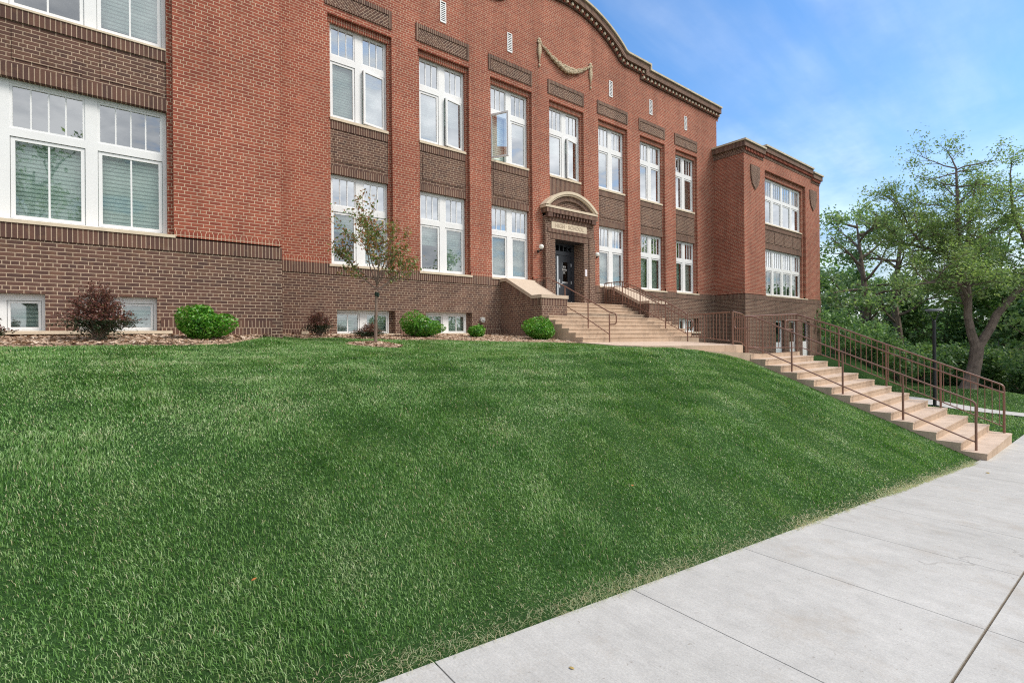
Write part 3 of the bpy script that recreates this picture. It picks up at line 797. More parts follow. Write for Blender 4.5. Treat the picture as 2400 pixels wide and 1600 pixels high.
# --- left pavilion
PX1 = 2.74; PX0 = -6.5
pw = (-3.80, .84); PF = PV+.25
pav = MB()
pav.wall(PV, PX0, PX1, 2.05, 9.1, [(pw[0], pw[1], 1.9, 8.33)])
pav.reveal(pw[0], pw[1], 2.05, 8.33, PV, PV+.12, bottom=False)
pav.wall(PV+.12, pw[0], pw[1], 1.9, 8.33, [(pw[0]+.09, pw[1]-.09, 1.5, 8.12)])
pav.reveal(pw[0]+.09, pw[1]-.09, 1.9, 8.12, PV+.12, PF+.02, bottom=False)
pav.face([(PX1,PV,1.93),(PX1,W+.02,1.93),(PX1,W+.02,9.1),(PX1,PV,9.1)])
pav.face([(PX0,PV,1.93),(PX0,PV+9,1.93),(PX0,PV+9,9.1),(PX0,PV,9.1)][::-1])
bld(pav, 'pavilion_wall', M['red'])
pb = MB(); PBW = [(-.54+.0, .57, .14, .76), (-2.07, -.965, .14, .76), (-3.6, -2.5, .14, .76)]
pb.wall(PV, PX0, PX1+.02, -1.2, 1.66, PBW)
for b in PBW: pb.reveal(*b, PV, PV+.2, bottom=False)
pb.face([(PX1+.02,PV,-1.2),(PX1+.02,W+.02,-1.2),(PX1+.02,W+.02,1.66),(PX1+.02,PV,1.66)])
bld(pb, 'pavilion_base_wall', M['brown'])
for q in ((PX0, PX1+.02, PV-.02, PV+.04, 1.66, 1.905), (pw[0]+.091, pw[1]-.091, PV+.125, PF, 5.28, 5.49), (pw[0]+.091, pw[1]-.091, PV+.125, PF, 4.34, 4.56)):
    ps = MB(); ps.box(*q); bld(ps, 'soldier_course', M['brown_sol'])
for q in ((pw[1]+.002, PX1+.012), (PX0, pw[0]-.002)):
    pr = MB(); pr.box(*q, PV-.012, PV+.05, 1.94, 2.05); bld(pr, 'rowlock_course', M['red_sol'])
pp2 = MB(); pp2.box(.62, 2.55, PV-.012, PV+.03, -.2, .345); bld(pp2, 'plinth_course', M['brown_row'])
spn = MB(); spn.box(pw[0]+.091, pw[1]-.091, PV+.15, PF, 4.56, 5.28)
for k in range(4):
    a = -.245 - 1.13*k
    spn.box(a+.02, a+.90, PV+.138, PV+.152, 4.655, 5.185)
bld(spn, 'spandrel_panel', M['brown'])
for (z0, z1, tb, tt) in ((1.965, 4.355, 3.40, 3.535), (5.525, 8.10, 7.05, 7.2)):
    window(-3.72, .748, z0, z1, PF, 4, .17, tb, tt, 4, 1, (1,1,1,1) if z0 < 3 else (.55,.55,.6,.85), 'glass_pav' if z0 < 3 else 'glass', tglass='glass_mid', edge=.065, top=.075, bot=.06)
    bld(sill(pw[0]-.02 if z0 < 3 else pw[0]+.095, pw[1]+.02 if z0 < 3 else pw[1]-.095, (PV-.04) if z0 < 3 else PV+.11, PF+.05, z0-.058 if z0 < 3 else z0-.034, z0-.001), 'window_sill', M['stone'], .006)
for b in PBW:
    window(b[0]+.003, b[1]-.003, .142, .758, PV+.12, 2, .16 if b[0] < -.6 else .02, 0, 0, 1, 0, (1, 1), 'glass', edge=.05, top=.11, bot=.02, transom=False, sash_w=.035)
s = MB(); s.box(-4.0, .80, PV-.07, PV+.2, .085, .14); bld(s, 'basement_sill', M['stone'], .01)

# --- right wing
GX0, GX1 = 23.75, 32.95
ww = (25.92, 30.92); WF = WG+.25
wg = MB()
wg.wall(WG, GX0, GX1, 2.03, 8.75, [(ww[0], ww[1], 1.9, 8.33)])
wg.reveal(ww[0], ww[1], 2.03, 8.33, WG, WG+.13, bottom=False)
wg.wall(WG+.13, ww[0], ww[1], 1.9, 8.33, [(ww[0]+.2, ww[1]-.2, 1.5, 8.06)])
wg.reveal(ww[0]+.2, ww[1]-.2, 1.9, 8.06, WG+.13, WF+.02, bottom=False)
wg.face([(GX0,WG,2.03),(GX0,W+.02,2.03),(GX0,W+.02,8.75),(GX0,WG,8.75)][::-1])
wg.face([(GX1,WG,2.03),(GX1,WG+9,2.03),(GX1,WG+9,8.75),(GX1,WG,8.75)])
wg.box(25.75, 31.75, WG-.001, WG+.2, 8.75, 8.93)
bld(wg, 'wing_wall', M['red'])
wb = MB(); WD = [(26.95, 27.95, -1.43, .66), (28.62, 29.62, -1.43, .66), (30.3, 31.3, -1.43, .66)]
wb.wall(WG-.03, GX0-.03, GX1+.03, -1.7, 1.66, WD)
for b in WD: wb.reveal(*b, WG-.03, WG+.2, bottom=False)
wb.face([(GX0-.03,WG-.03,-1.7),(GX0-.03,W+.02,-1.7),(GX0-.03,W+.02,1.66),(GX0-.03,WG-.03,1.66)][::-1])
wb.face([(GX1+.03,WG-.03,-1.7),(GX1+.03,WG+9,-1.7),(GX1+.03,WG+9,1.66),(GX1+.03,WG-.03,1.66)])
bld(wb, 'wing_base_wall', M['brown'])
ws = MB(); ws.box(GX0-.045, GX1+.045, WG-.045, WG+.05, 1.66, 1.90); ws.box(GX0-.045, GX0+.03, WG+.05, W, 1.66, 1.90)
bld(ws, 'soldier_course', M['brown_sol'])
for q in ((5.38, 5.62), (4.37, 4.60)):
    ws = MB(); ws.box(ww[0]+.201, ww[1]-.201, WG+.14, WF, *q); bld(ws, 'soldier_course', M['brown_sol'])
wr = MB(); wr.box(GX0-.012, ww[0]-.001, WG-.012, WG+.05, 1.93, 2.03); wr.box(GX0-.012, GX0+.03, WG+.05, W, 1.93, 2.03); bld(wr, 'rowlock_course', M['red_sol'])
wr = MB(); wr.box(ww[1]+.001, GX1+.012, WG-.012, WG+.05, 1.93, 2.03); bld(wr, 'rowlock_course', M['red_sol'])
wp = MB(); wp.box(ww[0]+.201, ww[1]-.201, WG+.17, WF, 4.60, 5.38)
for k in range(4): wp.box(26.22+k*1.13, 26.22+k*1.13+.95, WG+.15, WG+.172, 4.70, 5.28)
bld(wp, 'spandrel_panel', M['brown'])
for (z0, z1, tb, tt) in ((1.93, 4.37, 3.28, 3.42), (5.68, 8.055, 6.98, 7.12)):
    window(26.125, 30.715, z0, z1, WF, 4, .19, tb, tt, 4, 1 if z0 < 3 else 0, (.9,.8,.9,1) if z0 < 3 else (.4,.1,.2,.5), 'glass' if z0 < 3 else 'glass_hi', edge=.09, top=.075, bot=.07)
    bld(sill(ww[0]-.03 if z0 < 3 else ww[0]+.21, ww[1]+.1 if z0 < 3 else ww[1]-.21, WG-.06 if z0 < 3 else WG+.10, WF+.05, z0-.06, z0-.001), 'window_sill', M['stone'], .006)
for b in WD:    # white basement doors
    f = MB(); ring_boxes(f, b[0]+.003, b[1]-.003, b[2], b[3]-.003, .10, WG+.10, WG+.16); f.box(b[0]+.103, b[1]-.103, WG+.11, WG+.15, -1.33, -.5)
    o = bld(f, 'basement_door', M['white'])
    q = MB(); q.face([(b[0]+.1,WG+.13,-.5),(b[1]-.1,WG+.13,-.5),(b[1]-.1,WG+.13,b[3]-.1),(b[0]+.1,WG+.13,b[3]-.1)]); bld(q, 'pane', M['glass'], parent=o)
    h = MB(); h.box(b[0]+.04, b[0]+.14, WG+.05, WG+.099, -.42, -.38); bld(h, 'handle', M['steel'], parent=o)
# wing cornice
def stepped(mb, d0, d1, dy):
    """cornice band under the coping: d0..d1 below the top line, standing dy proud, returned along the left side"""
    for (a, b, zt_) in ((GX0-dy, 25.75, 9.36), (25.75, 31.75, 9.545), (31.75, GX1+dy, 9.36)):
        mb.box(a, b, WG-dy, WG+.30, zt_-d1, zt_-d0)
    mb.box(GX0-dy, GX0+.30, WG+.30, W+.0, 9.36-d1, 9.36-d0)
    mb.box(GX1-.30, GX1+dy, WG+.30, WG+9, 9.36-d1, 9.36-d0)
c = MB(); stepped(c, 0, .085, .20); bld(c, 'wing_coping', M['stone2'], .01)
c = MB(); stepped(c, .085, .34, .14); bld(c, 'wing_cornice_soldier_course', M['brown_sol'])
c = MB(); stepped(c, .34, .62, .02); bld(c, 'wing_frieze', M['brown'])
for k in range(2):
    for side in range(1):
        pass
dt = MB()
for k in range(60):
    x = GX0+.05+k*.153; zt_ = 9.545 if 25.75 <= x <= 31.7 else 9.36
    if x < GX1: dt.box(x, x+.07, WG-.10, WG-.02, zt_-.50, zt_-.34)
bld(dt, 'wing_dentils', M['dkred'])
# same roofline on the pavilion (mostly above the picture)
c = MB(); c.box(PX0-.2, PX1+.2, PV-.2, PV+.3, 9.28, 9.36); bld(c, 'pavilion_coping', M['stone2'])
c = MB(); c.box(PX0-.14, PX1+.14, PV-.14, PV+.28, 9.02, 9.28); bld(c, 'pavilion_cornice', M['brown_sol'])
# shields
for x0 in (24.39, 31.50):
    sh = MB(); w = .93
    pr_ = [(x0+w/2, 7.12), (x0+w*.82, 7.38), (x0+w*.97, 7.68), (x0+w, 8.02), (x0+w, 8.31), (x0, 8.31), (x0, 8.02), (x0+w*.03, 7.68), (x0+w*.18, 7.38)]
    sh.prism_y(pr_, WG-.05, WG+.01); bld(sh, 'brick_shield', M['herr1'])
# roofs, rear and grey rooms behind the glass
rf = MB(); rf.box(2.7, 24.0, W+.3, W+14, 10.7, 10.8); rf.box(PX0+.1, 2.6, PV+.3, W+14, 8.9, 9.0); rf.box(24.1, GX1-.1, WG+.3, W+9, 8.9, 9.0)
bld(rf, 'flat_roof', M['asphalt'])
bk = MB(); bk.wall(W+1.6, 2.7, 24.0, -1.5, 10.7); bk.wall(PV+1.6, PX0, 2.6, -1.2, 9); bk.wall(WG+1.8, 24.1, GX1-.1, -1.7, 9)
for z in (5.0, 1.2): bk.face([(2.7,FR+.3,z),(24,FR+.3,z),(24,W+1.6,z),(2.7,W+1.6,z)])
bld(bk, 'room_wall', M['interior'])

# ------------------------------------------------------------------ entrance portal
PY = 13.16
po = MB()
po.wall(PY, 12.02, 14.58, .9, 4.30, [(12.50, 14.02, .5, 3.49)])
po.face([(12.02,PY,.9),(12.02,W+.1,.9),(12.02,W+.1,4.3),(12.02,PY,4.3)][::-1]); po.face([(14.58,PY,.9),(14.58,W+.1,.9),(14.58,W+.1,4.3),(14.58,PY,4.3)])
po.face([(12.50,PY,.9),(12.50,PY,3.49),(12.50,13.72,3.49),(12.50,13.72,.9)][::-1]); po.face([(14.02,PY,.9),(14.02,PY,3.49),(14.02,13.72,3.49),(14.02,13.72,.9)])
# raised outer frame: two jamb strips
po.box(12.0, 12.24, PY-.035, PY+.01, 1.1, 3.69); po.box(14.28, 14.52+.08, PY-.035, PY+.01, 1.1, 3.69)
portal_o = bld(po, 'entrance_portal', M['brown'])
a = MB(); a.box(12.24, 14.28, PY-.012, PY+.01, 3.495, 3.69); a.box(12.12, 14.46, PY-.03, PY+.01, 4.12, 4.27); a.box(12.12, 14.46, PY-.03, PY+.01, 3.72, 3.86)
a.box(11.96, 14.64, 13.00, W+.02, 4.40, 4.56); bld(a, 'portal_soldier_course', M['brown_sol'], parent=portal_o)
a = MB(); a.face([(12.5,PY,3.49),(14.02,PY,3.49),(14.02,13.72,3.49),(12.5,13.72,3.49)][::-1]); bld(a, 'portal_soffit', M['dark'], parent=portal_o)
# dentils
for k in range(13): x = 12.33 + k*.155; a = MB(); a.box(x, x+.075, 13.03, PY, 4.27, 4.395); bld(a, 'dentil', M['brown_plain'], parent=portal_o)
for q in ((12.04, 12.27), (14.33, 14.56)): a = MB(); a.box(*q, 13.01, PY, 4.24, 4.398); bld(a, 'corbel_block', M['brown_plain'], parent=portal_o)
a = MB(); a.box(12.27, 14.33, PY-.03, PY-.002, 4.272, 4.395); bld(a, 'dentil_recess', M['dkred'], parent=portal_o)
# curved pediment
def arc_pts(x0, x1, zb, h, n=28):
    w = (x1-x0)/2; R_ = (w*w+h*h)/(2*h); cz = zb+h-R_; cx_ = (x0+x1)/2; th = math.asin(w/R_)
    return [(cx_+R_*math.sin(-th+2*th*k/n), cz+R_*math.cos(-th+2*th*k/n)) for k in range(n+1)]
def arc_band(mb, A, B, y0, y1, uvrun=False):
    run = 0
    for i in range(len(A)-1):
        L = math.hypot(A[i+1][0]-A[i][0], A[i+1][1]-A[i][1]); u0, u1 = run, run+L; run += L
        uv = [(u0,0),(u1,0),(u1,.25),(u0,.25)] if uvrun else None
        mb.face([(B[i][0],y0,B[i][1]),(B[i+1][0],y0,B[i+1][1]),(A[i+1][0],y0,A[i+1][1]),(A[i][0],y0,A[i][1])], uv)
        mb.face([(A[i][0],y0,A[i][1]),(A[i+1][0],y0,A[i+1][1]),(A[i+1][0],y1,A[i+1][1]),(A[i][0],y1,A[i][1])])
        mb.face([(B[i][0],y1,B[i][1]),(B[i+1][0],y1,B[i+1][1]),(B[i+1][0],y0,B[i+1][1]),(B[i][0],y0,B[i][1])])
    for i, fl in ((0, 0), (len(A)-1, 1)):
        q = [(A[i][0],y0,A[i][1]),(A[i][0],y1,A[i][1]),(B[i][0],y1,B[i][1]),(B[i][0],y0,B[i][1])]; mb.face(q[::-1] if fl else q)
ped = MB()
ped.box(11.90, 14.62, 12.98, W+.03, 4.565, 4.645)
A = arc_pts(11.88, 14.64, 4.66, .62); B = arc_pts(12.02, 14.50, 4.66, .525); C = arc_pts(12.10, 14.42, 4.66, .47)
arc_band(ped, A, B, 12.955, W+.03); arc_band(ped, B, C, 12.99, W+.03)
bld(ped, 'curved_pediment', M['stone'], .006, parent=portal_o)
D_ = arc_pts(12.40, 14.12, 4.65, .30)
a = MB(); arc_band(a, C, D_, 13.06, W, True); bld(a, 'pediment_arch_course', M['brown_sol'], parent=portal_o)
a = MB(); a.prism_y([(12.40,4.646)]+[(14.12,4.646)]+[(x,z) for x, z in reversed(D_)][1:-1], 13.13, W); bld(a, 'tympanum', M['brown'], parent=portal_o)
# name stone
a = MB(); a.box(12.31, 14.15, PY-.028, PY+.01, 3.862, 4.112); sign = bld(a, 'name_stone', M['stone'], .004, parent=portal_o)
def text_mesh(name, body, size, width, loc, mat, parent, depth=.004, bold=0.0):
    cu = bpy.data.curves.new(name, 'FONT'); cu.body = body; cu.size = size; cu.align_x = 'CENTER'; cu.align_y = 'CENTER'; cu.extrude = depth; cu.offset = bold
    ob = bpy.data.objects.new(name, cu); COL.objects.link(ob)
    bpy.context.view_layer.update()
    me = bpy.data.meshes.new_from_object(ob.evaluated_get(bpy.context.evaluated_depsgraph_get()))
    bpy.data.objects.remove(ob)
    xs = [v.co.x for v in me.vertices]; k = width/(max(xs)-min(xs)); cx0 = (max(xs)+min(xs))/2
    R_ = Matrix.Translation(loc) @ Matrix.Rotation(rad(90), 4, 'X')
    for v in me.vertices: v.co.x = (v.co.x-cx0)*k
    me.transform(R_)
    o = link(name, me, mat, parent); o.matrix_parent_inverse = Matrix.Identity(4); return o
text_mesh('sign_lettering', 'HIGH \u00b7 SCHOOL', .20, 1.50, (13.23, PY-.030, 3.985), M['letter'], portal_o, .003, .004)
# door
DY = 13.72
d = MB()
d.box(12.50, 12.60, DY-.03, DY+.05, 1.12, 3.49); d.box(13.86, 14.02, DY-.03, DY+.05, 1.12, 3.49); d.box(12.60, 13.86, DY-.03, DY+.05, 3.05, 3.20); d.box(12.60, 13.86, DY-.03, DY+.05, 3.42, 3.49)
for k in range(1, 6): d.box(12.60+k*.21-.02, 12.60+k*.21+.02, DY-.02, DY+.04, 3.20, 3.42)
dr = bld(d, 'door_frame', M['door'], parent=portal_o)
door = MB(); x0, x1, z0, z1 = 12.86, 13.85, 1.14, 3.045
door.box(x0, 13.36, DY, DY+.045, z0, z1); door.box(13.69, x1, DY, DY+.045, z0, z1); door.box(13.36, 13.69, DY, DY+.045, 2.80, z1); door.box(13.36, 13.69, DY, DY+.045, z0, 2.0)
door.box(12.605, x0-.008, DY, DY+.045, z0, z1)
do = bld(door, 'door', M['door'], .004, parent=school); do['label'] = 'charcoal entrance door with a tall narrow window'
do.matrix_parent_inverse = Matrix.Translation(school.location).inverted()
a = MB(); a.face([(13.36,DY+.02,2.0),(13.69,DY+.02,2.0),(13.69,DY+.02,2.8),(13.36,DY+.02,2.8)]); bld(a, 'door_glass', M['glass_door'], parent=do)
a = MB(); a.box(13.09, 13.17, DY-.02, DY-.001, 1.14, 3.0); bld(a, 'astragal', M['steel'], parent=do)
a = MB(); a.box(13.20, 13.26, DY-.015, DY-.001, 1.80, 2.12); a.box(13.21, 13.34, DY-.06, DY-.016, 1.93, 1.96); bld(a, 'handle', M['steel'], parent=do)
a = MB(); a.box(13.36, 13.68, DY-.008, DY-.001, 1.985, 2.04); bld(a, 'door_bar', M['steel'], parent=do)
for z in (2.70, 2.02, 1.22):
    a = MB(); a.tube([(13.855,DY-.012,z-.06),(13.855,DY-.012,z+.06)], .014, 8); bld(a, 'hinge', M['steel'], parent=do)
for body, z, wd in (('814', 2.615, .16), ('MAIN', 2.50, .27), ('ST.', 2.385, .14)):
    text_mesh('door_lettering', body, .105, wd*.86, (13.525, DY+.015, z), M['vinyl'], do, .001, 0.0)
bp = MB(); bp.wall(DY+.5, 12.5, 14.02, 1.1, 3.5); bp.face([(12.5,DY+.06,1.12),(14.02,DY+.06,1.12),(14.02,DY+.5,1.12),(12.5,DY+.5,1.12)]); bld(bp, 'hallway_wall', M['dark'], parent=portal_o)
a = MB(); a.box(14.06, 14.16, PY-.02, PY-.001, 2.24, 2.50); bld(a, 'door_notice', M['paper'], parent=portal_o)
# wall lamps
for xc in (11.79, 14.73):
    g = MB(); g.ball((xc, W-.17, 3.13), .092, 16, 10)
    lo = bld(g, 'wall_lamp', M['globe'])
    b = MB(); b.tube([(xc,W-.17,3.045),(xc,W-.17,3.01)], .05, 10); b.tube([(xc,W-.17,3.01),(xc,W-.08,2.99),(xc,W,2.99)], .018, 8); b.tube([(xc,W-.02,2.99),(xc,W-.001,2.99)], .055, 10)
    bld(b, 'lamp_bracket', M['bronze'], parent=lo)
# round dryer vent low on the wall
v = MB(); v.tube([(9.30,W-.09,.51),(9.30,W,.51)], .085, 16); o = bld(v, 'exhaust_vent', M['galv'])
v = MB(); v.ball((9.31, W-.095, .50), .045, 10, 6, (1,.6,1)); bld(v, 'vent_flap', M['galv'], parent=o)

# ------------------------------------------------------------------ entrance stairs, landings and lower steps
def in_thing(mb, name, mat, t, bevel=0.0):
    return put(mb.build(name, mat, None, bevel), t)
st = empty('entrance_stairs', (13.3, 11.0, -.2), 'wide tan concrete stairs between brown brick cheek walls leading up to the black door', 'stairs')
RIS, TRD, SY0, SZ0 = .1335, .28, 9.75, -.212
def step_profile(n0, n1, y_end, zbot):
    p = []
    y = SY0 + TRD*n0; z = SZ0 + RIS*n0
    p.append((y, zbot)); p.append((y, z))
    for i in range(n0, n1):
        z += RIS; p.append((y, z-.042)); p.append((y-.016, z-.036)); p.append((y-.016, z)); 
        if i < n1-1: y += TRD; p.append((y, z))
    p.append((y_end, z)); p.append((y_end, zbot))
    return p[::-1]
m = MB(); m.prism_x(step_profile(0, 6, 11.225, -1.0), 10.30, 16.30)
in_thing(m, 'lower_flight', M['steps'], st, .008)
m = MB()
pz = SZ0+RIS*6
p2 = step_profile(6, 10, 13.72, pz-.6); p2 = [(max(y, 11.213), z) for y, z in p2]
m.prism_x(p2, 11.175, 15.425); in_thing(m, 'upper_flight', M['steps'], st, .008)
# cheek walls
CY0 = 11.235
for (x0, x1) in ((10.085, 11.17), (15.43, 16.515)):
    prof_b = [(CY0,-1.2), (W-.001,-1.2), (W-.001,1.785), (13.0,1.785), (11.69,1.125), (CY0,1.125)]
    m = MB(); m.prism_x([(y, z) for y, z in prof_b], x0, x1)
    cw = in_thing(m, 'cheek_wall', M['brown'], st)
    # soldier course following the slope, on both sides and the front
    line = [(13.3,1.785),(13.0,1.785),(11.69,1.125),(CY0,1.125)]
    for xx, sgn in ((x0-.006, -1), (x1+.006, 1)):
        m = MB(); run = 0
        for (a, b) in zip(line, line[1:]):
            L = math.hypot(b[0]-a[0], b[1]-a[1]); u0, u1 = run, run+L; run += L
            q = [(xx,a[0],a[1]-.215),(xx,b[0],b[1]-.215),(xx,b[0],b[1]),(xx,a[0],a[1])]
            uv = [(u0,0),(u1,0),(u1,.215),(u0,.215)]
            if sgn > 0: q = q[::-1]; uv = uv[::-1]
            m.face(q, uv)
        if sgn < 0: m.face([(x0-.006,CY0-.006,.91),(x1+.006,CY0-.006,.91),(x1+.006,CY0-.006,1.125),(x0-.006,CY0-.006,1.125)])
        o = m.build('soldier_course', M['brown_sol'], cw); o.matrix_parent_inverse = Matrix.Identity(4)
    m = MB(); t = .105; ov = .035
    capl = [(W-.002,1.79),(12.985,1.79),(11.675,1.13),(CY0-ov,1.13)]
    capt = [(W-.002,1.79+t),(12.96,1.79+t),(11.65,1.13+t),(CY0-ov,1.13+t)]
    m.prism_x([capl[3],capl[2],capl[1],capl[0],capt[0],capt[1],capt[2],capt[3]], x0-ov, x1+ov)
    o = m.build('wall_cap', M['cap'], cw, .006); o.matrix_parent_inverse = Matrix.Identity(4)

# platform at the foot of the stairs and the landing below it
def plat_z(x, y): return -.215 - .047*(9.75-y) - .012*max(0, x-11.5)
m = MB(); m.prism_z([(10.1,9.76),(10.0,8.35),(10.45,7.85),(11.4,7.52),(15.0,7.5),(15.2,9.76)][::1], -1.2, plat_z)
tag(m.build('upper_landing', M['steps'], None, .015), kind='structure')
def land_z(x, y): return -.455 - .055*max(0, x-12.3) - .02*(7.6-y)
m = MB(); m.prism_z([(12.2,7.49),(13.2,7.27),(14.47,7.02),(17.9,7.02),(17.9,7.28),(16.4,7.68),(15.5,7.95),(15.02,7.95),(15.02,7.49)], -1.6, land_z)
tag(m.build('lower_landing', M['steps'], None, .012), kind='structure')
# lower steps down to the sidewalk
ls = empty('lower_steps', (16, 4.5, -2.8), 'long flight of tan concrete steps going down beside the lawn to the sidewalk', 'steps')
LX0, LX1 = 14.47, 17.87; LR, LT, LY0, LZ0 = .1695, .4185, 1.985, -2.79
prof_l = [(LY0, -3.9), (LY0, LZ0)]
y, z = LY0, LZ0
for i in range(13):
    z = LZ0 + LR*(i+1); prof_l.append((y, z-.042)); prof_l.append((y-.010, z-.036)); prof_l.append((y-.010, z))
    if i < 12: y += LT; prof_l.append((y, z))
prof_l = prof_l[:-1]                       # the landing forms the last tread
prof_l += [(7.015, prof_l[-1][1]), (7.015, -3.9)]
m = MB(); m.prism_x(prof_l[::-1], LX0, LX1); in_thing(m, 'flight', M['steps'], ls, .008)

# ------------------------------------------------------------------ railings
def arc_fillet(pts, r=.08, n=5):
    """rounds the inner corners of a polyline"""
    P = [Vector(p) for p in pts]; out = [P[0]]
    for i in range(1, len(P)-1):
        a = (P[i-1]-P[i]); b = (P[i+1]-P[i]); k = min(r, a.length*.49, b.length*.49)
        if a.length < 1e-6 or b.length < 1e-6: continue
        p0 = P[i]+a.normalized()*k; p1 = P[i]+b.normalized()*k
        for j in range(n+1):
            t = j/n; out.append(p0*(1-t)**2 + P[i]*2*t*(1-t) + p1*t*t)
    out.append(P[-1]); return out
RM = M['rail']
def rail_bar(t, name, pts, r=.021, fil=.09):
    m = MB(); m.tube(arc_fillet(pts, fil), r, 8); return in_thing(m, name, RM, t)
def post(t, x, y, z0, z1, r=.024):
    m = MB(); m.tube([(x,y,z0),(x,y,z1)], r, 8); return in_thing(m, 'post', RM, t)
BAL = None
def baluster(t, x, y, z0, z1):
    m = MB(); s = .0075; m.box(x-s, x+s, y-s, y+s, z0, z1); return in_thing(m, 'baluster', RM, t)
# lower near handrail
hr = empty('handrail', (14.72, 4.7, -1.6), 'plain brown pipe handrail without balusters along the grass side of the lower steps', 'handrail')
NP = [(2.19,-2.62),(3.48,-2.12),(4.74,-1.61),(5.98,-1.08),(7.21,-.60)]
hx = 14.72
for k, (y, z) in enumerate(NP): post(hr, hx, y, z-.02, z+1.07 if k else z+.95)
rail_bar(hr, 'top_rail', [(hx,7.21,.135),(hx,7.62,.135),(hx,7.62,.485),(hx,7.05,.485),(hx,5.98,.012),(hx,4.74,-.515),(hx,3.48,-1.035),(hx,2.19,-1.56),(hx,2.19,-1.85)], .023, .10)
rail_bar(hr, 'bottom_rail', [(hx,7.21,-.44),(hx,6.95,-.45),(hx,5.98,-.87),(hx,4.74,-1.40),(hx,3.48,-1.92),(hx,2.19,-2.44)], .017)
# lower far guard with balusters; path goes up the steps, round the landing to the platform corner
gd = empty('guard_railing', (17.77, 4.7, -1.6), 'brown railing with many thin balusters on the far side of the lower steps', 'railing')
GP = [(17.77,2.11,-2.62),(17.77,3.36,-2.12),(17.77,4.59,-1.61),(17.77,5.82,-1.08),(17.77,7.06,-.75),(16.3,7.50,-.66),(15.62,7.72,-.62)]
GH = [1.24,1.24,1.24,1.24,1.36,1.22,1.14]
tops = [(x,y,z+h) for (x,y,z), h in zip(GP, GH)]
tops[0] = (17.77,2.11,-1.40)
for k, ((x,y,z), h) in enumerate(zip(GP, GH)): post(gd, x, y, z-.12, tops[k][2]-(.12 if k == 0 else 0), .026)
corner = [(15.25,7.66,.60),(14.62,7.62,.655)]
rail_bar(gd, 'top_rail', [(17.77,2.11,-1.85)]+tops+corner, .023, .08)
rail_bar(gd, 'hand_rail', [(17.69,2.11,-1.58)]+[(17.69,y,z+1.03) for x,y,z in GP[1:4]]+[(17.69,6.95,.40),(17.45,7.12,.415),(17.2,7.17,.40),(17.15,7.17,.10),(17.5,7.08,.10)], .021, .07)
lows = [(17.77,2.11,-2.46),(17.77,3.36,-1.93),(17.77,4.59,-1.42),(17.77,5.82,-.90),(17.77,6.85,-.52),(17.72,7.06,-.50),(16.3,7.50,-.475),(15.62,7.72,-.44),(15.2,7.67,-.27),(14.62,7.62,-.245)]
rail_bar(gd, 'bottom_rail', lows, .016, .05)
post(gd, 14.62, 7.62, -.36, .655, .026); 
def along(poly, s):
    for a, b in zip(poly, poly[1:]):
        a, b = Vector(a), Vector(b); L = Vector((b.x-a.x, b.y-a.y)).length
        if s <= L: return a + (b-a)*(s/max(L, 1e-6))
        s -= L
    return None
def balusters(t, low, top, spacing, posts):
    s = spacing*.6
    while True:
        a = along(low, s)
        if a is None: break
        if min((a.x-p[0])**2+(a.y-p[1])**2 for p in posts) > .05**2:
            # height of the top rail over this point
            best = None
            for u, v in zip(top, top[1:]):
                u, v = Vector(u), Vector(v); d = Vector((v.x-u.x, v.y-u.y)); L2 = d.length_squared
                if L2 < 1e-6: continue
                q = max(0, min(1, ((a.x-u.x)*d.x+(a.y-u.y)*d.y)/L2)); w_ = u+(v-u)*q; dd_ = (w_.x-a.x)**2+(w_.y-a.y)**2
                if best is None or dd_ < best[0]: best = (dd_, w_.z)
            baluster(t, a.x, a.y, a.z, best[1]-.01)
        s += spacing
balusters(gd, lows, tops+corner, .138, GP+[(14.62,7.62,0)])
# upper near handrail
h2 = empty('handrail', (11.3, 10.9, .3), 'plain brown handrail on the left of the entrance stairs beside the sloping brick cheek wall', 'handrail')
x = 11.3
for (y, z, zt_) in ((9.62,-.22,.60),(10.46,.20,1.05),(11.46,.70,1.55),(12.34,1.12,1.91),(12.85,1.12,1.92)): post(h2, x, y, z-.05, zt_, .02)
rail_bar(h2, 'top_rail', [(x,9.62,.29),(x,9.36,.29),(x,9.36,.60),(x,9.55,.62),(x,10.46,1.07),(x,11.46,1.56),(x,12.30,1.92),(x,13.1,1.92),(x,13.1,1.2)], .019, .09)
rail_bar(h2, 'bottom_rail', [(x,9.62,.0),(x,10.46,.46),(x,11.46,.94),(x,12.3,1.30)], .014)
# upper right guard, continued along the right edge of the platform
g2 = empty('guard_railing', (15.3, 10.9, .3), 'brown railing with balusters and a second rail on the right of the entrance stairs', 'railing')
x = 15.27
UP = [(x,9.55,-.22),(x,10.42,.20),(x,11.51,.74),(x,12.34,1.12),(x,13.22,1.12)]; UT = [.70,1.15,1.68,2.03,2.03]
for (px_, y, z), zt_ in zip(UP, UT): post(g2, px_, y, z-.05, zt_, .022)
topu = [(x,9.55,.58),(x,9.60,.70),(x,10.42,1.15),(x,11.51,1.69),(x,12.34,2.04),(x,13.22,2.04),(x,13.22,1.6)]
rail_bar(g2, 'top_rail', topu, .019, .08)
rail_bar(g2, 'hand_rail', [(x-.07,9.55,.20),(x-.07,9.30,.20),(x-.07,9.30,.42),(x-.07,9.55,.52),(x-.07,10.42,.97),(x-.07,11.51,1.51),(x-.07,12.34,1.85),(x-.07,12.72,1.87),(x-.07,12.72,1.50),(x-.07,12.40,1.50)], .019, .08)
lowu = [(x,9.55,-.02),(x,10.42,.42),(x,11.51,.95),(x,12.34,1.26),(x,13.22,1.26)]
rail_bar(g2, 'bottom_rail', lowu, .014, .05)
balusters(g2, lowu, [(x,9.55,.68)]+topu[1:6], .135, UP)
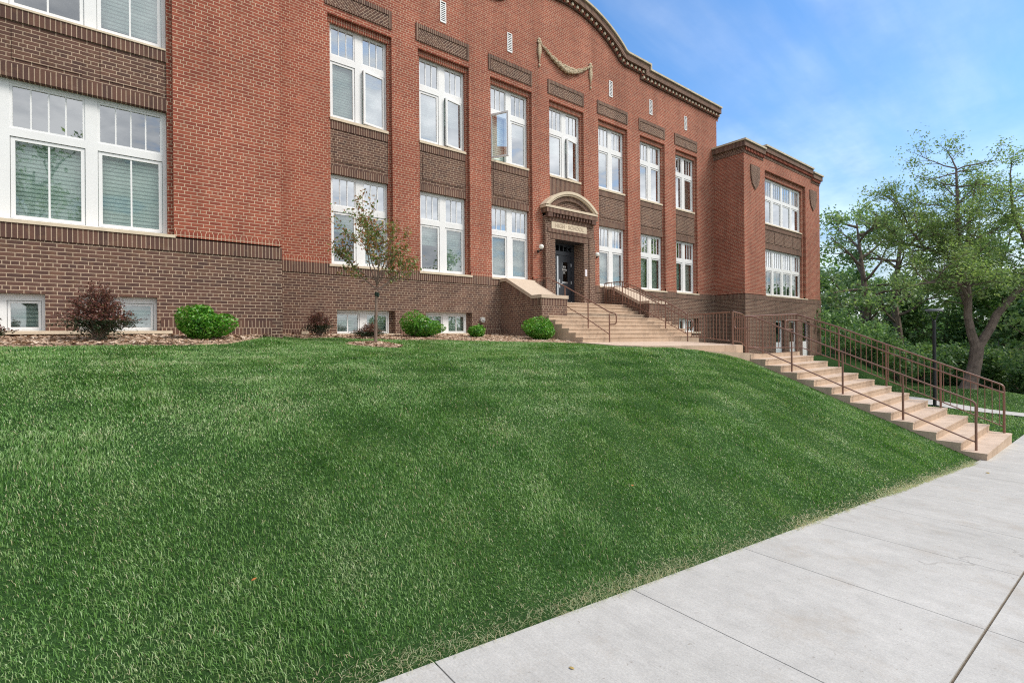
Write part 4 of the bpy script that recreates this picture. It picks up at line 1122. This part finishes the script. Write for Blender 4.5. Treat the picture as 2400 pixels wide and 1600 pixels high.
g3 = empty('guard_railing', (14.9, 8.7, -.25), 'low straight brown railing with balusters along the right edge of the upper landing', 'railing')
PR = [(15.24,9.50,-.24),(14.92,8.72,-.28),(14.62,7.70,-.34)]
pt3 = [(15.24,9.44,.64),(14.92,8.72,.635),(14.64,7.72,.645)]
rail_bar(g3, 'top_rail', pt3, .02); lo3 = [(15.24,9.44,-.12),(14.92,8.72,-.135),(14.64,7.72,-.235)]
rail_bar(g3, 'bottom_rail', lo3, .015); post(g3, 14.92, 8.72, -.3, .635, .02)
balusters(g3, lo3, pt3, .135, [PR[1]])

# ------------------------------------------------------------------ plants
def leaf_quads(C, size, up=.35, aspect=.5, droop=0.0):
    """diamond leaves at centres C (n,3)"""
    n = len(C); size = np.broadcast_to(size, (n,))
    nrm = RNG.normal(0, 1, (n, 3)); nrm[:,2] = np.abs(nrm[:,2])+up; nrm /= np.linalg.norm(nrm, axis=1)[:,None]
    a = RNG.normal(0, 1, (n, 3)); a[:,2] -= droop; a -= nrm*(a*nrm).sum(1)[:,None]; a /= np.linalg.norm(a, axis=1)[:,None]
    b = np.cross(nrm, a); L = (size*RNG.uniform(.7, 1.3, n))[:,None]
    V = np.stack([C-a*L*.5, C+b*L*aspect*.5+nrm*L*.06, C+a*L*.5, C-b*L*aspect*.5+nrm*L*.06], 1).reshape(-1, 3)
    return V
def leaves_obj(name, V, mat, parent):
    o = link(name, np_mesh(name, V, np.arange(len(V)), np.full(len(V)//4, 4), mat), None)
    return put(o, parent)
def boxwood(x, y, rx, rz, label, n, seed, lean=0.0):
    zg = float(lawn_z(x, y)) + .02
    t = empty('shrub', (x, y, zg), label, 'shrub', None)
    r = np.random.default_rng(seed); 
    lob = r.normal(0, 1, (11, 3)); lob /= np.linalg.norm(lob, axis=1)[:,None]; lob[:,2] = np.abs(lob[:,2])*.9; amp = r.uniform(.08, .34, 11)
    def shell(d):
        k = np.maximum(0, d @ lob.T); return .80 + (amp*np.maximum(0, (k-.55)/.45)**1.5).sum(1)
    d = RNG.normal(0, 1, (n, 3)); d /= np.linalg.norm(d, axis=1)[:,None]
    rr = shell(d)*(1-.45*RNG.uniform(0, 1, n)**2.2)*(1+.06*vnoise(d[:,0]+seed, d[:,1]+d[:,2], 9, seed)); P = d*rr[:,None]
    P[:,2] = np.where(P[:,2] < -.75, -.75, P[:,2])
    C = np.stack([x + P[:,0]*rx + lean*P[:,2]*rx, y + P[:,1]*rx*.9, zg + rz*(.78 + P[:,2]*.98)], -1)
    V = leaf_quads(C, .066, .5, .5); leaves_obj('foliage', V, M['box_leaf'], t)
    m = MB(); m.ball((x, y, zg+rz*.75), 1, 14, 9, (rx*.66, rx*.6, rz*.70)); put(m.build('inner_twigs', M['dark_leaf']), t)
    m = MB()
    for k in range(5):
        a = k*1.26; m.tube([(x+.03*math.cos(a), y+.03*math.sin(a), zg-.03), (x+rx*.4*math.cos(a), y+rx*.4*math.sin(a), zg+rz*.7)], [.012,.006], 5)
    put(m.build('stem', M['bark']), t); return t
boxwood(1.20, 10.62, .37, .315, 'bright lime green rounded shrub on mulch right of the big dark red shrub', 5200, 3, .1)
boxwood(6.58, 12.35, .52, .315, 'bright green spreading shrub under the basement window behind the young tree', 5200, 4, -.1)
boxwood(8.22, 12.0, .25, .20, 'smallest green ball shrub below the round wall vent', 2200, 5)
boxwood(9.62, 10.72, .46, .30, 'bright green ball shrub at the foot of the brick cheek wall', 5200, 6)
def barberry(x, y, rx, h, label, nst, seed, low=True, flat=1.0):
    zg = float(lawn_z(x, y)) + .02; r = np.random.default_rng(seed)
    t = empty('barberry', (x, y, zg), label, 'shrub', None)
    m = MB(); C = []; CL = []
    for k in range(nst):
        a = r.uniform(0, 6.28); o = r.uniform(.1, 1)**.8; hh = h*(1-.55*o**1.5)*r.uniform(.75, 1.1); R_ = rx*o*r.uniform(.8, 1.15)
        pts = []
        for i in range(6):
            s = i/5; pts.append((x+math.cos(a)*R_*s**1.2, y+math.sin(a)*R_*.8*s**1.2, zg-.02+hh*(1-(1-s)**1.6)*flat - .12*o*h*s*s))
        m.tube(pts, [.008,.007,.006,.005,.004,.0025], 4)
        P = np.array(pts); nl = 62
        s = r.uniform(.25, 1.0, nl)**.8*4.99; i0 = s.astype(int); f = (s-i0)[:,None]; q = P[i0]*(1-f)+P[np.minimum(i0+1,5)]*f + r.normal(0, .026, (nl, 3))
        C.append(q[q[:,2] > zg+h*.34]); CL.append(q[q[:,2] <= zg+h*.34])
    n = int(nst*11); d = r.normal(0, 1, (n, 3)); d /= np.linalg.norm(d, axis=1)[:,None]; q = d*(.55+.45*r.uniform(0,1,n))[:,None]
    q = np.stack([x+q[:,0]*rx*.72, y+q[:,1]*rx*.6, zg+h*(.33+.36*q[:,2])*flat], -1); q = q[q[:,2] > zg]
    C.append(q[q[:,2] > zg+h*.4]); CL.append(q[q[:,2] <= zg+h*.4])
    put(m.build('stem', M['bark']), t)
    C = np.concatenate(C); CL = np.concatenate(CL)
    leaves_obj('foliage', leaf_quads(C, .036, .3, .5), M['barb_leaf'], t)
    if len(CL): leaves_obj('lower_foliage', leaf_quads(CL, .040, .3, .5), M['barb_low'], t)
    return t
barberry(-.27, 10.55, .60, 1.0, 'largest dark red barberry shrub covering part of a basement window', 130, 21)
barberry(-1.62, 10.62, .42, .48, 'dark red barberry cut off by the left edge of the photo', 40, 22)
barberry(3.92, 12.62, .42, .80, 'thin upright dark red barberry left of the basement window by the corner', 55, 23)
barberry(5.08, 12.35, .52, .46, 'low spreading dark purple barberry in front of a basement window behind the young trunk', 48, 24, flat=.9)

# young tree on the lawn
yt = empty('young_tree', (TX, TY, zt), 'slender young tree with sparse green and orange leaves on the lawn', 'tree')
m = MB(); zf = zt + 1.2
m.tube([(TX,TY,zt-.05),(TX-.005,TY,zt+.05),(TX+.01,TY,zt+.6),(TX+.03,TY,zf)], [.05,.038,.033,.028], 9)
put(m.build('trunk', M['youngbark']), yt)
m = MB(); m.tube([(TX+.028,TY,zf-.10),(TX+.029,TY,zf-.02)], .045, 8); m.box(TX+.03, TX+.07, TY-.06, TY+.02, zf-.12, zf-.03); put(m.build('tree_tie', M['rubber']), yt)
m = MB(); YL = []; ry = np.random.default_rng(5)
def grow(p, d, L, r, lev, mb, out, rng, spread, seglen, updraft=.12, jitter=.16, kids=(4,3,0), shrink=.62, twig=True):
    n = max(3, int(L/seglen)); pts = [Vector(p)]; dirs = []; d = Vector(d).normalized()
    for i in range(n):
        d = (d + Vector((rng.normal(0,jitter), rng.normal(0,jitter), rng.normal(0,jitter)+updraft))).normalized()
        pts.append(pts[-1] + d*(L/n)); dirs.append(d)
    rs = [r*(1-.75*i/n) for i in range(n+1)]
    mb.tube(pts, rs, 6 if lev < 2 else 4, caps=False)
    nk = kids[lev] if lev < len(kids) else 0
    for k in range(nk):
        f = rng.uniform(.3, .98); i = min(int(f*n), n-1); q = pts[i].lerp(pts[i+1], f*n-i)
        a = dirs[i].orthogonal().normalized(); a.rotate(Matrix.Rotation(rng.uniform(0, 6.28), 3, dirs[i]))
        dd = (dirs[i]*math.cos(spread) + a*math.sin(spread)).normalized()
        grow(q, dd, L*shrink*rng.uniform(.7, 1.15)*(1-.25*f), max(rs[i]*.6, .004), lev+1, mb, out, rng, spread, seglen, updraft, jitter, kids, shrink)
    out.append((pts, lev))
twigs = []
for (dx, dy, dz, L) in ((-.5,-.2,.8,1.25),(.45,.1,.85,1.3),(0,.1,1,1.7),(.75,-.1,.5,1.15),(-.75,.2,.55,1.05),(-.2,-.5,.9,1.25),(.25,.5,.9,1.3),(.9,.1,.28,1.0),(-.85,-.2,.25,.85),(.3,-.4,.7,1.15)):
    grow((TX+.03, TY, zf-.02+ry.uniform(-.02,.28)), (dx,dy,dz), L, .015, 0, m, twigs, ry, .65, .10, .10, .10, (6,4,0), .6)
put(m.build('branch', M['youngbark']), yt)
for pts, lev in twigs:
    if lev == 0: pts = pts[len(pts)//3:]
    for a, b in zip(pts, pts[1:]):
        for q in range(3 if lev > 0 else 2):
            if ry.uniform() < .92: YL.append(tuple(a.lerp(b, ry.uniform()) + Vector(ry.normal(0, .035, 3))))
YL = np.array(YL); leaves_obj('foliage', leaf_quads(YL, .078, .1, .45, .6), M['young_leaf'], yt)
print('young leaves', len(YL))

# mature trees
RAX = Vector((.783, -.622, 0)); FAX = Vector((.622, .783, 0))       # across and away, as seen from the street
def tree_pt(base, a, h, f=0.0): return Vector(base) + RAX*a + FAX*f + Vector((0,0,h))
def crown_leaves(twigs, rng, per, size, jit, minlev=1):
    C = []
    for pts, lev in twigs:
        if lev < minlev: continue
        k0 = 0 if lev > 1 else len(pts)//2
        P = np.array([tuple(p) for p in pts[k0:]])
        if len(P) < 2: continue
        n = per; s = rng.uniform(0, len(P)-1.001, n); i = s.astype(int); f = (s-i)[:,None]
        C.append(P[i]*(1-f)+P[i+1]*f + rng.normal(0, jit, (n, 3))*np.array([1,1,.55]))
    return np.concatenate(C)
bt_base = (32.35, 5.05, float(side_z(32.35, 5.05)))
bt = empty('large_tree', bt_base, 'large forked tree with grey trunk on the far lawn behind the lamp post', 'tree')
m = MB(); rb = np.random.default_rng(77); tw = []
P_ = lambda a, h, f=0: tree_pt(bt_base, a, h, f)
m.tube([P_(-.05,-.2), P_(-.02,.05), P_(.12,.5), P_(.30,1.2), P_(.40,1.9), P_(.42,2.25)], [.50,.35,.285,.26,.26,.235], 12)
trunkL = [P_(.36,2.0), P_(.22,2.7,.1), P_(.06,3.5,.1), P_(0,4.4,0), P_(-.05,5.0,0), P_(-.45,6.0,-.1)]
m.tube(trunkL, [.205,.18,.165,.15,.13,.11], 10)
trunkR = [P_(.46,2.0), P_(.95,2.9,-.1), P_(1.2,3.6,-.2), P_(1.65,4.2,-.3), P_(2.4,4.95,-.2), P_(3.3,5.7,0)]
m.tube(trunkR, [.205,.18,.165,.145,.125,.11], 10)
limbs = [([P_(-.45,6.0,-.1), P_(-1.1,6.6,.2), P_(-1.7,6.95,.5), P_(-2.6,7.15,.6)], [.11,.09,.07,.05]),
         ([P_(-.45,6.0,-.1), P_(-.7,7.6,-.3), P_(-.85,9.2,-.4), P_(-.8,10.6,-.3)], [.13,.10,.07,.04]),
         ([P_(-.2,5.5,0), P_(.2,6.5,.3), P_(.5,7.8,.5), P_(.8,9.2,.6)], [.12,.10,.07,.04]),
         ([P_(0,4.4,0), P_(-.9,5.0,-.6), P_(-2.0,5.2,-1.0), P_(-3.2,5.0,-1.2)], [.09,.07,.05,.03]),
         ([P_(.0,4.0,.1), P_(.5,4.6,.9), P_(1.0,5.3,1.6), P_(1.4,6.2,2.0)], [.09,.07,.05,.03]),
         ([P_(3.3,5.7,0), P_(3.0,7.2,.2), P_(2.5,8.6,.3), P_(2.3,10.2,.2)], [.12,.10,.07,.04]),
         ([P_(3.3,5.7,0), P_(4.3,6.6,-.3), P_(5.2,7.8,-.4), P_(5.6,9.4,-.3)], [.12,.10,.07,.04]),
         ([P_(2.0,4.6,-.2), P_(2.6,5.0,-1.0), P_(3.4,5.2,-1.6), P_(4.2,5.0,-1.9)], [.08,.06,.05,.03]),
         ([P_(-1.7,6.95,.5), P_(-2.2,8.0,.8), P_(-2.5,8.9,.9)], [.06,.05,.03])]
for pts, rs in limbs:
    m.tube(pts, rs, 7)
    for i in range(1, len(pts)):
        for k in range(6):
            q = pts[i-1].lerp(pts[i], rb.uniform(.2, 1.0)); a = rb.uniform(0, 6.28)
            d = Vector((math.cos(a), math.sin(a), rb.uniform(-.15, .75)))
            grow(q, d, rb.uniform(1.0, 2.3), .035, 1, m, tw, rb, .75, .28, .03, .20, (0,4,2), .62)
    grow(pts[-1], pts[-1]-pts[-2], 1.3, .035, 1, m, tw, rb, .7, .25, .06, .2, (0,5,2), .6)
put(m.build('trunk', M['bark']), bt)
C = crown_leaves(tw, rb, 20, .16, .20)
leaves_obj('crown', leaf_quads(C, .135, .25, .42, .3), M['tree_leaf'], bt)
print('big tree leaves', len(C))

def forest_tree(x, y, h, w, label, mat, seed, leaf=.30, per=12, bare=.30, lean=(0,0), dens=1.0, group='trees beyond the building'):
    r = np.random.default_rng(seed); zb = float(side_z(x, y))-.1 if (x < 125 and -2 < y < 58) else (-3.2 if y > 0 else wz(x)-.6)
    t = empty('tree', (x, y, zb), label, 'tree', group); m = MB(); tw = []
    top = Vector((x+lean[0], y+lean[1], zb+h*.86)); b = Vector((x, y, zb-.2)); mid = b.lerp(top, .5) + Vector((r.normal(0,.3), r.normal(0,.3), 0))
    m.tube([b, b.lerp(mid,.5), mid, mid.lerp(top,.5), top], [h*.026,h*.02,h*.016,h*.010,h*.004], 8)
    n = int(15*dens)
    for k in range(n):
        f = bare + (1-bare)*(k+.5)/n; q = b.lerp(mid, f*2) if f < .5 else mid.lerp(top, (f-.5)*2)
        a = k*2.4 + r.normal(0, .5); sp_ = w*(1-((f-bare-.25)/(1-bare))**2*.9)*r.uniform(.65, 1.1)
        grow(q, (math.cos(a), math.sin(a), r.uniform(.1, .8)), max(sp_, .8), h*.008, 0, m, tw, r, .7, .5, .05, .18, (4,3,0), .58)
    put(m.build('trunk', M['bark']), t)
    C = crown_leaves(tw, r, int(per*1.05), leaf, leaf*1.3, 1)
    leaves_obj('crown', leaf_quads(C, leaf, .2, .5, .2), mat, t); return t
forest_tree(41.5, 12.4, 13.0, 3.8, 'thin airy tree just right of the brick wing', M['tree_leaf2'], 101, .26, 17, .26)
forest_tree(44.5, 10.4, 13.6, 4.0, 'tall airy tree left of the large forked tree', M['tree_leaf2'], 102, .26, 17, .28)
forest_tree(50.0, 19.5, 11.5, 4.2, 'dark dense tree deep behind the right end of the wing', M['dark_leaf'], 103, .42, 20, .12)
forest_tree(47.5, 13.3, 8.2, 3.6, 'dark bushy tree behind the handrail at the wing corner', M['dark_leaf'], 104, .36, 22, .06)
forest_tree(49.0, 8.6, 7.0, 3.6, 'dark spreading tree directly behind the lamp post', M['dark_leaf'], 105, .36, 22, .06)
forest_tree(47.0, 5.6, 6.8, 3.6, 'mid green tree right behind the large forked trunk', M['under_leaf'], 106, .34, 22, .08)
forest_tree(45.5, 3.4, 6.8, 3.4, 'dark tree near the right edge of the photo', M['dark_leaf'], 107, .34, 22, .06)
forest_tree(56.0, 6.8, 11.5, 4.4, 'pale tree far behind the right edge trees', M['tree_leaf2'], 108, .38, 18, .25)
forest_tree(39.5, 1.2, 10.8, 3.8, 'tree leaning into the photo at its right edge', M['tree_leaf'], 109, .26, 18, .30)
forest_tree(-4.5, -24, 15.5, 6.0, 'broad street tree across the road, mirrored in the large left window', M['tree_leaf'], 120, .34, 12, .22, group='trees across the road')
forest_tree(31, -25, 14.5, 5.5, 'street tree across the road, mirrored in the windows beside the door', M['tree_leaf'], 121, .34, 12, .22, group='trees across the road')
def bush(x, y, rx, h, label, mat, seed, n=2600, leaf=.2):
    r = np.random.default_rng(seed); zb = float(side_z(x, y))
    t = empty('bush', (x, y, zb), label, 'bush', 'undergrowth bushes at the tree line')
    k = 9; cc = np.stack([r.normal(0, .5, k)*rx, r.normal(0, .45, k)*rx, r.uniform(.25, .85, k)*h], -1)
    i = r.integers(0, k, n); d = r.normal(0, 1, (n, 3)); d /= np.linalg.norm(d, axis=1)[:,None]
    C = cc[i] + d*(r.uniform(.3, 1, n)**.5)[:,None]*np.array([rx*.42, rx*.42, h*.30]); C = C[C[:,2] > 0] + np.array([x, y, zb])
    leaves_obj('foliage', leaf_quads(C, leaf, .3, .5), mat, t)
    m = MB()
    for q in range(6): m.tube([(x+r.normal(0,.15), y+r.normal(0,.15), zb-.1), (x+cc[q][0]*.8, y+cc[q][1]*.8, zb+cc[q][2])], [.05,.015], 5)
    put(m.build('stem', M['bark']), t)
bl_ = ['bush close to the wing corner behind the railing','dark bush seen through the upper balusters','low bush left of the lamp post','bush behind the lamp pole','dark bush left of the forked trunk','bush right of the forked trunk','dark bush at the bottom of the right trees','bush at the right edge of the photo','second bush at the right edge','bush nearest the wing corner beyond the steps','bush second from the wing corner','bush third from the wing corner']
for k, (x, y) in enumerate([(38.6,11.9),(40.2,10.3),(41.0,8.9),(41.2,7.7),(40.8,6.5),(40.6,5.2),(40.0,4.0),(39.2,2.8),(38.4,1.8),(34.7,11.3),(35.6,10.2),(36.7,9.0)]):
    bush(x, y, 1.7, [3.4,3.0,2.6,2.9,2.5,2.3,2.4,2.2,2.3,2.5,2.4,2.2][k], bl_[k], M['dark_leaf'] if (k % 3 or k > 8) else M['under_leaf'], 300+k)

# far wood closing the view under the crowns
n = 34000; a_ = RNG.uniform(-.06, .62, n); rr2 = RNG.uniform(70, 92, n); hh = RNG.beta(1.3, 1.5, n)*(6.0 + 1.8*np.sin(a_*37) + 1.2*np.sin(a_*83+1))
Cw = np.stack([np.cos(a_)*rr2, np.sin(a_)*rr2, -3.6+hh], -1)
tag(link('far_wood', np_mesh('far_wood', leaf_quads(Cw, .62, .3, .6), np.arange(n*4), np.full(n, 4), M['dark_leaf']), None), kind='stuff')
# lamp post
lx, ly = 26.75, 5.25; lz = float(side_z(lx, ly)) + .02
lp = empty('lamp_post', (lx, ly, lz), 'slim black lamp post with flat round head beside the path', 'street lamp')
m = MB(); m.tube([(lx,ly,lz-.05),(lx,ly,lz+3.55)], .062, 12); put(m.build('pole', M['black']), lp)
m = MB(); m.tube([(lx,ly,lz-.05),(lx,ly,lz+.03)], .15, 14); put(m.build('base_plate', M['black']), lp)
m = MB(); m.tube([(lx,ly,lz+3.94),(lx,ly,lz+3.98),(lx,ly,lz+4.04),(lx,ly,lz+4.06)], [.26,.30,.28,.10], 24); put(m.build('lamp_head', M['lampgrey'], None), lp)
for k in range(2):
    s = (-1, 1)[k]; d = RAX*s
    m = MB(); m.tube([Vector((lx,ly,lz+3.5))+d*.03, Vector((lx,ly,lz+3.62))+d*.09, Vector((lx,ly,lz+3.945))+d*.245], .018, 6); put(m.build('bracket_arm', M['black']), lp)
m = MB(); m.tube([(lx,ly,lz+3.53),(lx,ly,lz+3.58)], [.07,.045], 10); put(m.build('pole_cap', M['black']), lp)

# stray bits: fallen leaves and two loose blocks against the wall
ML = plain('dry_orange_leaf', (.45,.17,.05), .8, .3, 20, 0)
ML2 = plain('dry_yellow_leaf', (.42,.30,.10), .8, .3, 20, 0)
def leaf(x, y, z, s, rot, mat, label):
    m = MB(); m.v = []
    p = [(-.5,0,0),(-.15,.28,.06),(.25,.22,.10),(.55,0,.04),(.25,-.22,.10),(-.15,-.28,.06)]
    c, q = math.cos(rot), math.sin(rot); m.face([(x+(a*c-b*q)*s, y+(a*q+b*c)*s, z+h*s) for a, b, h in p])
    tag(m.build('fallen_leaf', mat), label, 'leaf')
leaf(.55, 2.9, float(lawn_z(.55,2.9))+.07, .035, .6, ML, 'single orange fallen leaf lying on the lawn near the bottom of the photo')
leaf(1.75, 1.75, wz(1.75)+.004, .03, 2.0, ML2, 'small yellow fallen leaf on the sidewalk')
leaf(3.9, 3.05, float(lawn_z(3.9,3.05))+.07, .04, 1.0, ML, 'red orange fallen leaf in the grass near the sidewalk')
leaf(12.6, 1.72, wz(12.6)+.004, .09, .4, ML2, 'dry fallen leaf on the sidewalk by the lowest step')
m = MB(); m.box(3.62, 3.80, 13.10, 13.27, .02, .145); tag(m.build('stone_block', M['stone'], None, .008), 'small cream stone block standing against the brown wall', 'stone block')
m = MB(); m.box(3.44, 3.60, 13.12, 13.27, .0, .13); tag(m.build('loose_brick', M['brown_plain'], None, .006), 'loose dark brick beside the cream block at the wall', 'brick')

# ------------------------------------------------------------------ sky, sun, camera
SUN_EL, SUN_AZ = 50, 140          # degrees; azimuth measured from +Y towards +X
w = bpy.data.worlds.new('World'); SC.world = w; w.use_nodes = True; nt = w.node_tree; nt.nodes.clear()
def wn(t, **k):
    o = nt.nodes.new(t)
    for a, b in k.items(): setattr(o, a, b)
    return o
out = wn('ShaderNodeOutputWorld'); bg = wn('ShaderNodeBackground'); sky = wn('ShaderNodeTexSky'); sky.sky_type = 'NISHITA'; sky.sun_disc = False
sky.sun_elevation = rad(SUN_EL); sky.sun_rotation = rad(SUN_AZ); sky.air_density = 1.3; sky.dust_density = .8; sky.ozone_density = 2.2
tc = wn('ShaderNodeTexCoord'); sep = wn('ShaderNodeSeparateXYZ'); nt.links.new(tc.outputs['Generated'], sep.inputs[0])
def wmath(op, a, b=0.0, clamp=False):
    o = wn('ShaderNodeMath', operation=op, use_clamp=clamp)
    for s_, v in ((o.inputs[0], a), (o.inputs[1], b)):
        if hasattr(v, 'links'): nt.links.new(v, s_)
        else: s_.default_value = v
    return o.outputs[0]
zz = wmath('ADD', wmath('MAXIMUM', sep.outputs[2], 0.0), .22)
cmb = wn('ShaderNodeCombineXYZ'); nt.links.new(wmath('DIVIDE', sep.outputs[0], zz), cmb.inputs[0]); nt.links.new(wmath('DIVIDE', sep.outputs[1], zz), cmb.inputs[1])
mp = wn('ShaderNodeMapping'); mp.inputs['Scale'].default_value = (.42, 2.1, 1); mp.inputs['Rotation'].default_value = (0, 0, rad(28)); nt.links.new(cmb.outputs[0], mp.inputs[0])
n1 = wn('ShaderNodeTexNoise'); n1.inputs['Scale'].default_value = 1.0; n1.inputs['Detail'].default_value = 7; n1.inputs['Roughness'].default_value = .52; nt.links.new(mp.outputs[0], n1.inputs['Vector'])
n2 = wn('ShaderNodeTexNoise'); n2.inputs['Scale'].default_value = 3.2; n2.inputs['Detail'].default_value = 8; n2.inputs['Roughness'].default_value = .6; nt.links.new(cmb.outputs[0], n2.inputs['Vector'])
# more cloud towards the street side (-Y), thin wisps over the building
side = wn('ShaderNodeMapRange'); side.inputs[1].default_value = .10; side.inputs[2].default_value = -.25; side.inputs[3].default_value = 0; side.inputs[4].default_value = 1; nt.links.new(sep.outputs[1], side.inputs[0])
wisp = wn('ShaderNodeMapRange'); wisp.inputs[1].default_value = .45; wisp.inputs[2].default_value = .78; wisp.inputs[3].default_value = 0; wisp.inputs[4].default_value = .50; nt.links.new(n1.outputs[0], wisp.inputs[0])
cum = wn('ShaderNodeMapRange'); cum.inputs[1].default_value = .22; cum.inputs[2].default_value = .44; cum.inputs[3].default_value = .0; cum.inputs[4].default_value = .95; nt.links.new(n2.outputs[0], cum.inputs[0])
hz = wn('ShaderNodeMapRange'); hz.inputs[1].default_value = .38; hz.inputs[2].default_value = 0.0; hz.inputs[3].default_value = 0; hz.inputs[4].default_value = .72; hz.interpolation_type = 'SMOOTHSTEP'; nt.links.new(sep.outputs[2], hz.inputs[0])
mask = wmath('MAXIMUM', wmath('MAXIMUM', wisp.outputs[0], wmath('MULTIPLY', cum.outputs[0], side.outputs[0])), hz.outputs[0], True)
cl = wn('ShaderNodeValToRGB'); cl.color_ramp.elements[0].position = .35; cl.color_ramp.elements[0].color = (4.2,4.5,4.9,1); cl.color_ramp.elements[1].position = .62; cl.color_ramp.elements[1].color = (10.5,10.5,10.4,1); nt.links.new(n2.outputs[0], cl.inputs[0])
tint = wn('ShaderNodeMix', data_type='RGBA', blend_type='MULTIPLY'); tint.inputs[0].default_value = 1; tint.inputs[7].default_value = (.80,1.16,1.50,1); nt.links.new(sky.outputs[0], tint.inputs[6])
mx = wn('ShaderNodeMix', data_type='RGBA'); nt.links.new(mask, mx.inputs[0]); nt.links.new(tint.outputs[2], mx.inputs[6]); nt.links.new(cl.outputs[0], mx.inputs[7])
nt.links.new(mx.outputs[2], bg.inputs[0]); bg.inputs[1].default_value = .14; nt.links.new(bg.outputs[0], out.inputs[0])

sl = bpy.data.lights.new('sun', 'SUN'); sl.energy = 3.4; sl.angle = rad(20); sl.color = (1.0, .93, .84)
so = bpy.data.objects.new('sun', sl); COL.objects.link(so)
sd = Vector((math.sin(rad(SUN_AZ))*math.cos(rad(SUN_EL)), math.cos(rad(SUN_AZ))*math.cos(rad(SUN_EL)), math.sin(rad(SUN_EL))))
so.rotation_euler = sd.to_track_quat('Z', 'Y').to_euler(); so.location = (0, -20, 30)

cam = bpy.data.cameras.new('camera'); co_ = bpy.data.objects.new('camera', cam); COL.objects.link(co_); SC.camera = co_
f_, th_, yh_, roll_ = 1160.71, .6711, 785.18, -.0088
F = Vector((math.sin(th_), math.cos(th_), 0)); R0 = Vector((math.cos(th_), -math.sin(th_), 0)); Z0 = Vector((0,0,1))
R = (R0 + roll_*Z0).normalized(); U = (Z0 - roll_*R0).normalized()
co_.matrix_world = Matrix(((R.x,U.x,-F.x,0),(R.y,U.y,-F.y,0),(R.z,U.z,-F.z,0),(0,0,0,1)))
cam.sensor_fit = 'HORIZONTAL'; cam.sensor_width = 36; cam.lens = f_/2400*36; cam.shift_x = 0; cam.shift_y = -(800-yh_)/2400
cam.clip_start = .05; cam.clip_end = 3000
SC.view_settings.view_transform = 'Standard'; SC.view_settings.look = 'None'; SC.view_settings.exposure = 0
SC.render.engine = 'CYCLES'
SC.cycles.use_denoising = False; SC.cycles.filter_width = 1.15
try: SC.cycles.denoiser = 'OPENIMAGEDENOISE'
except Exception: pass
SC.cycles.max_bounces = 8; SC.cycles.transparent_max_bounces = 24
SC.render.film_transparent = False
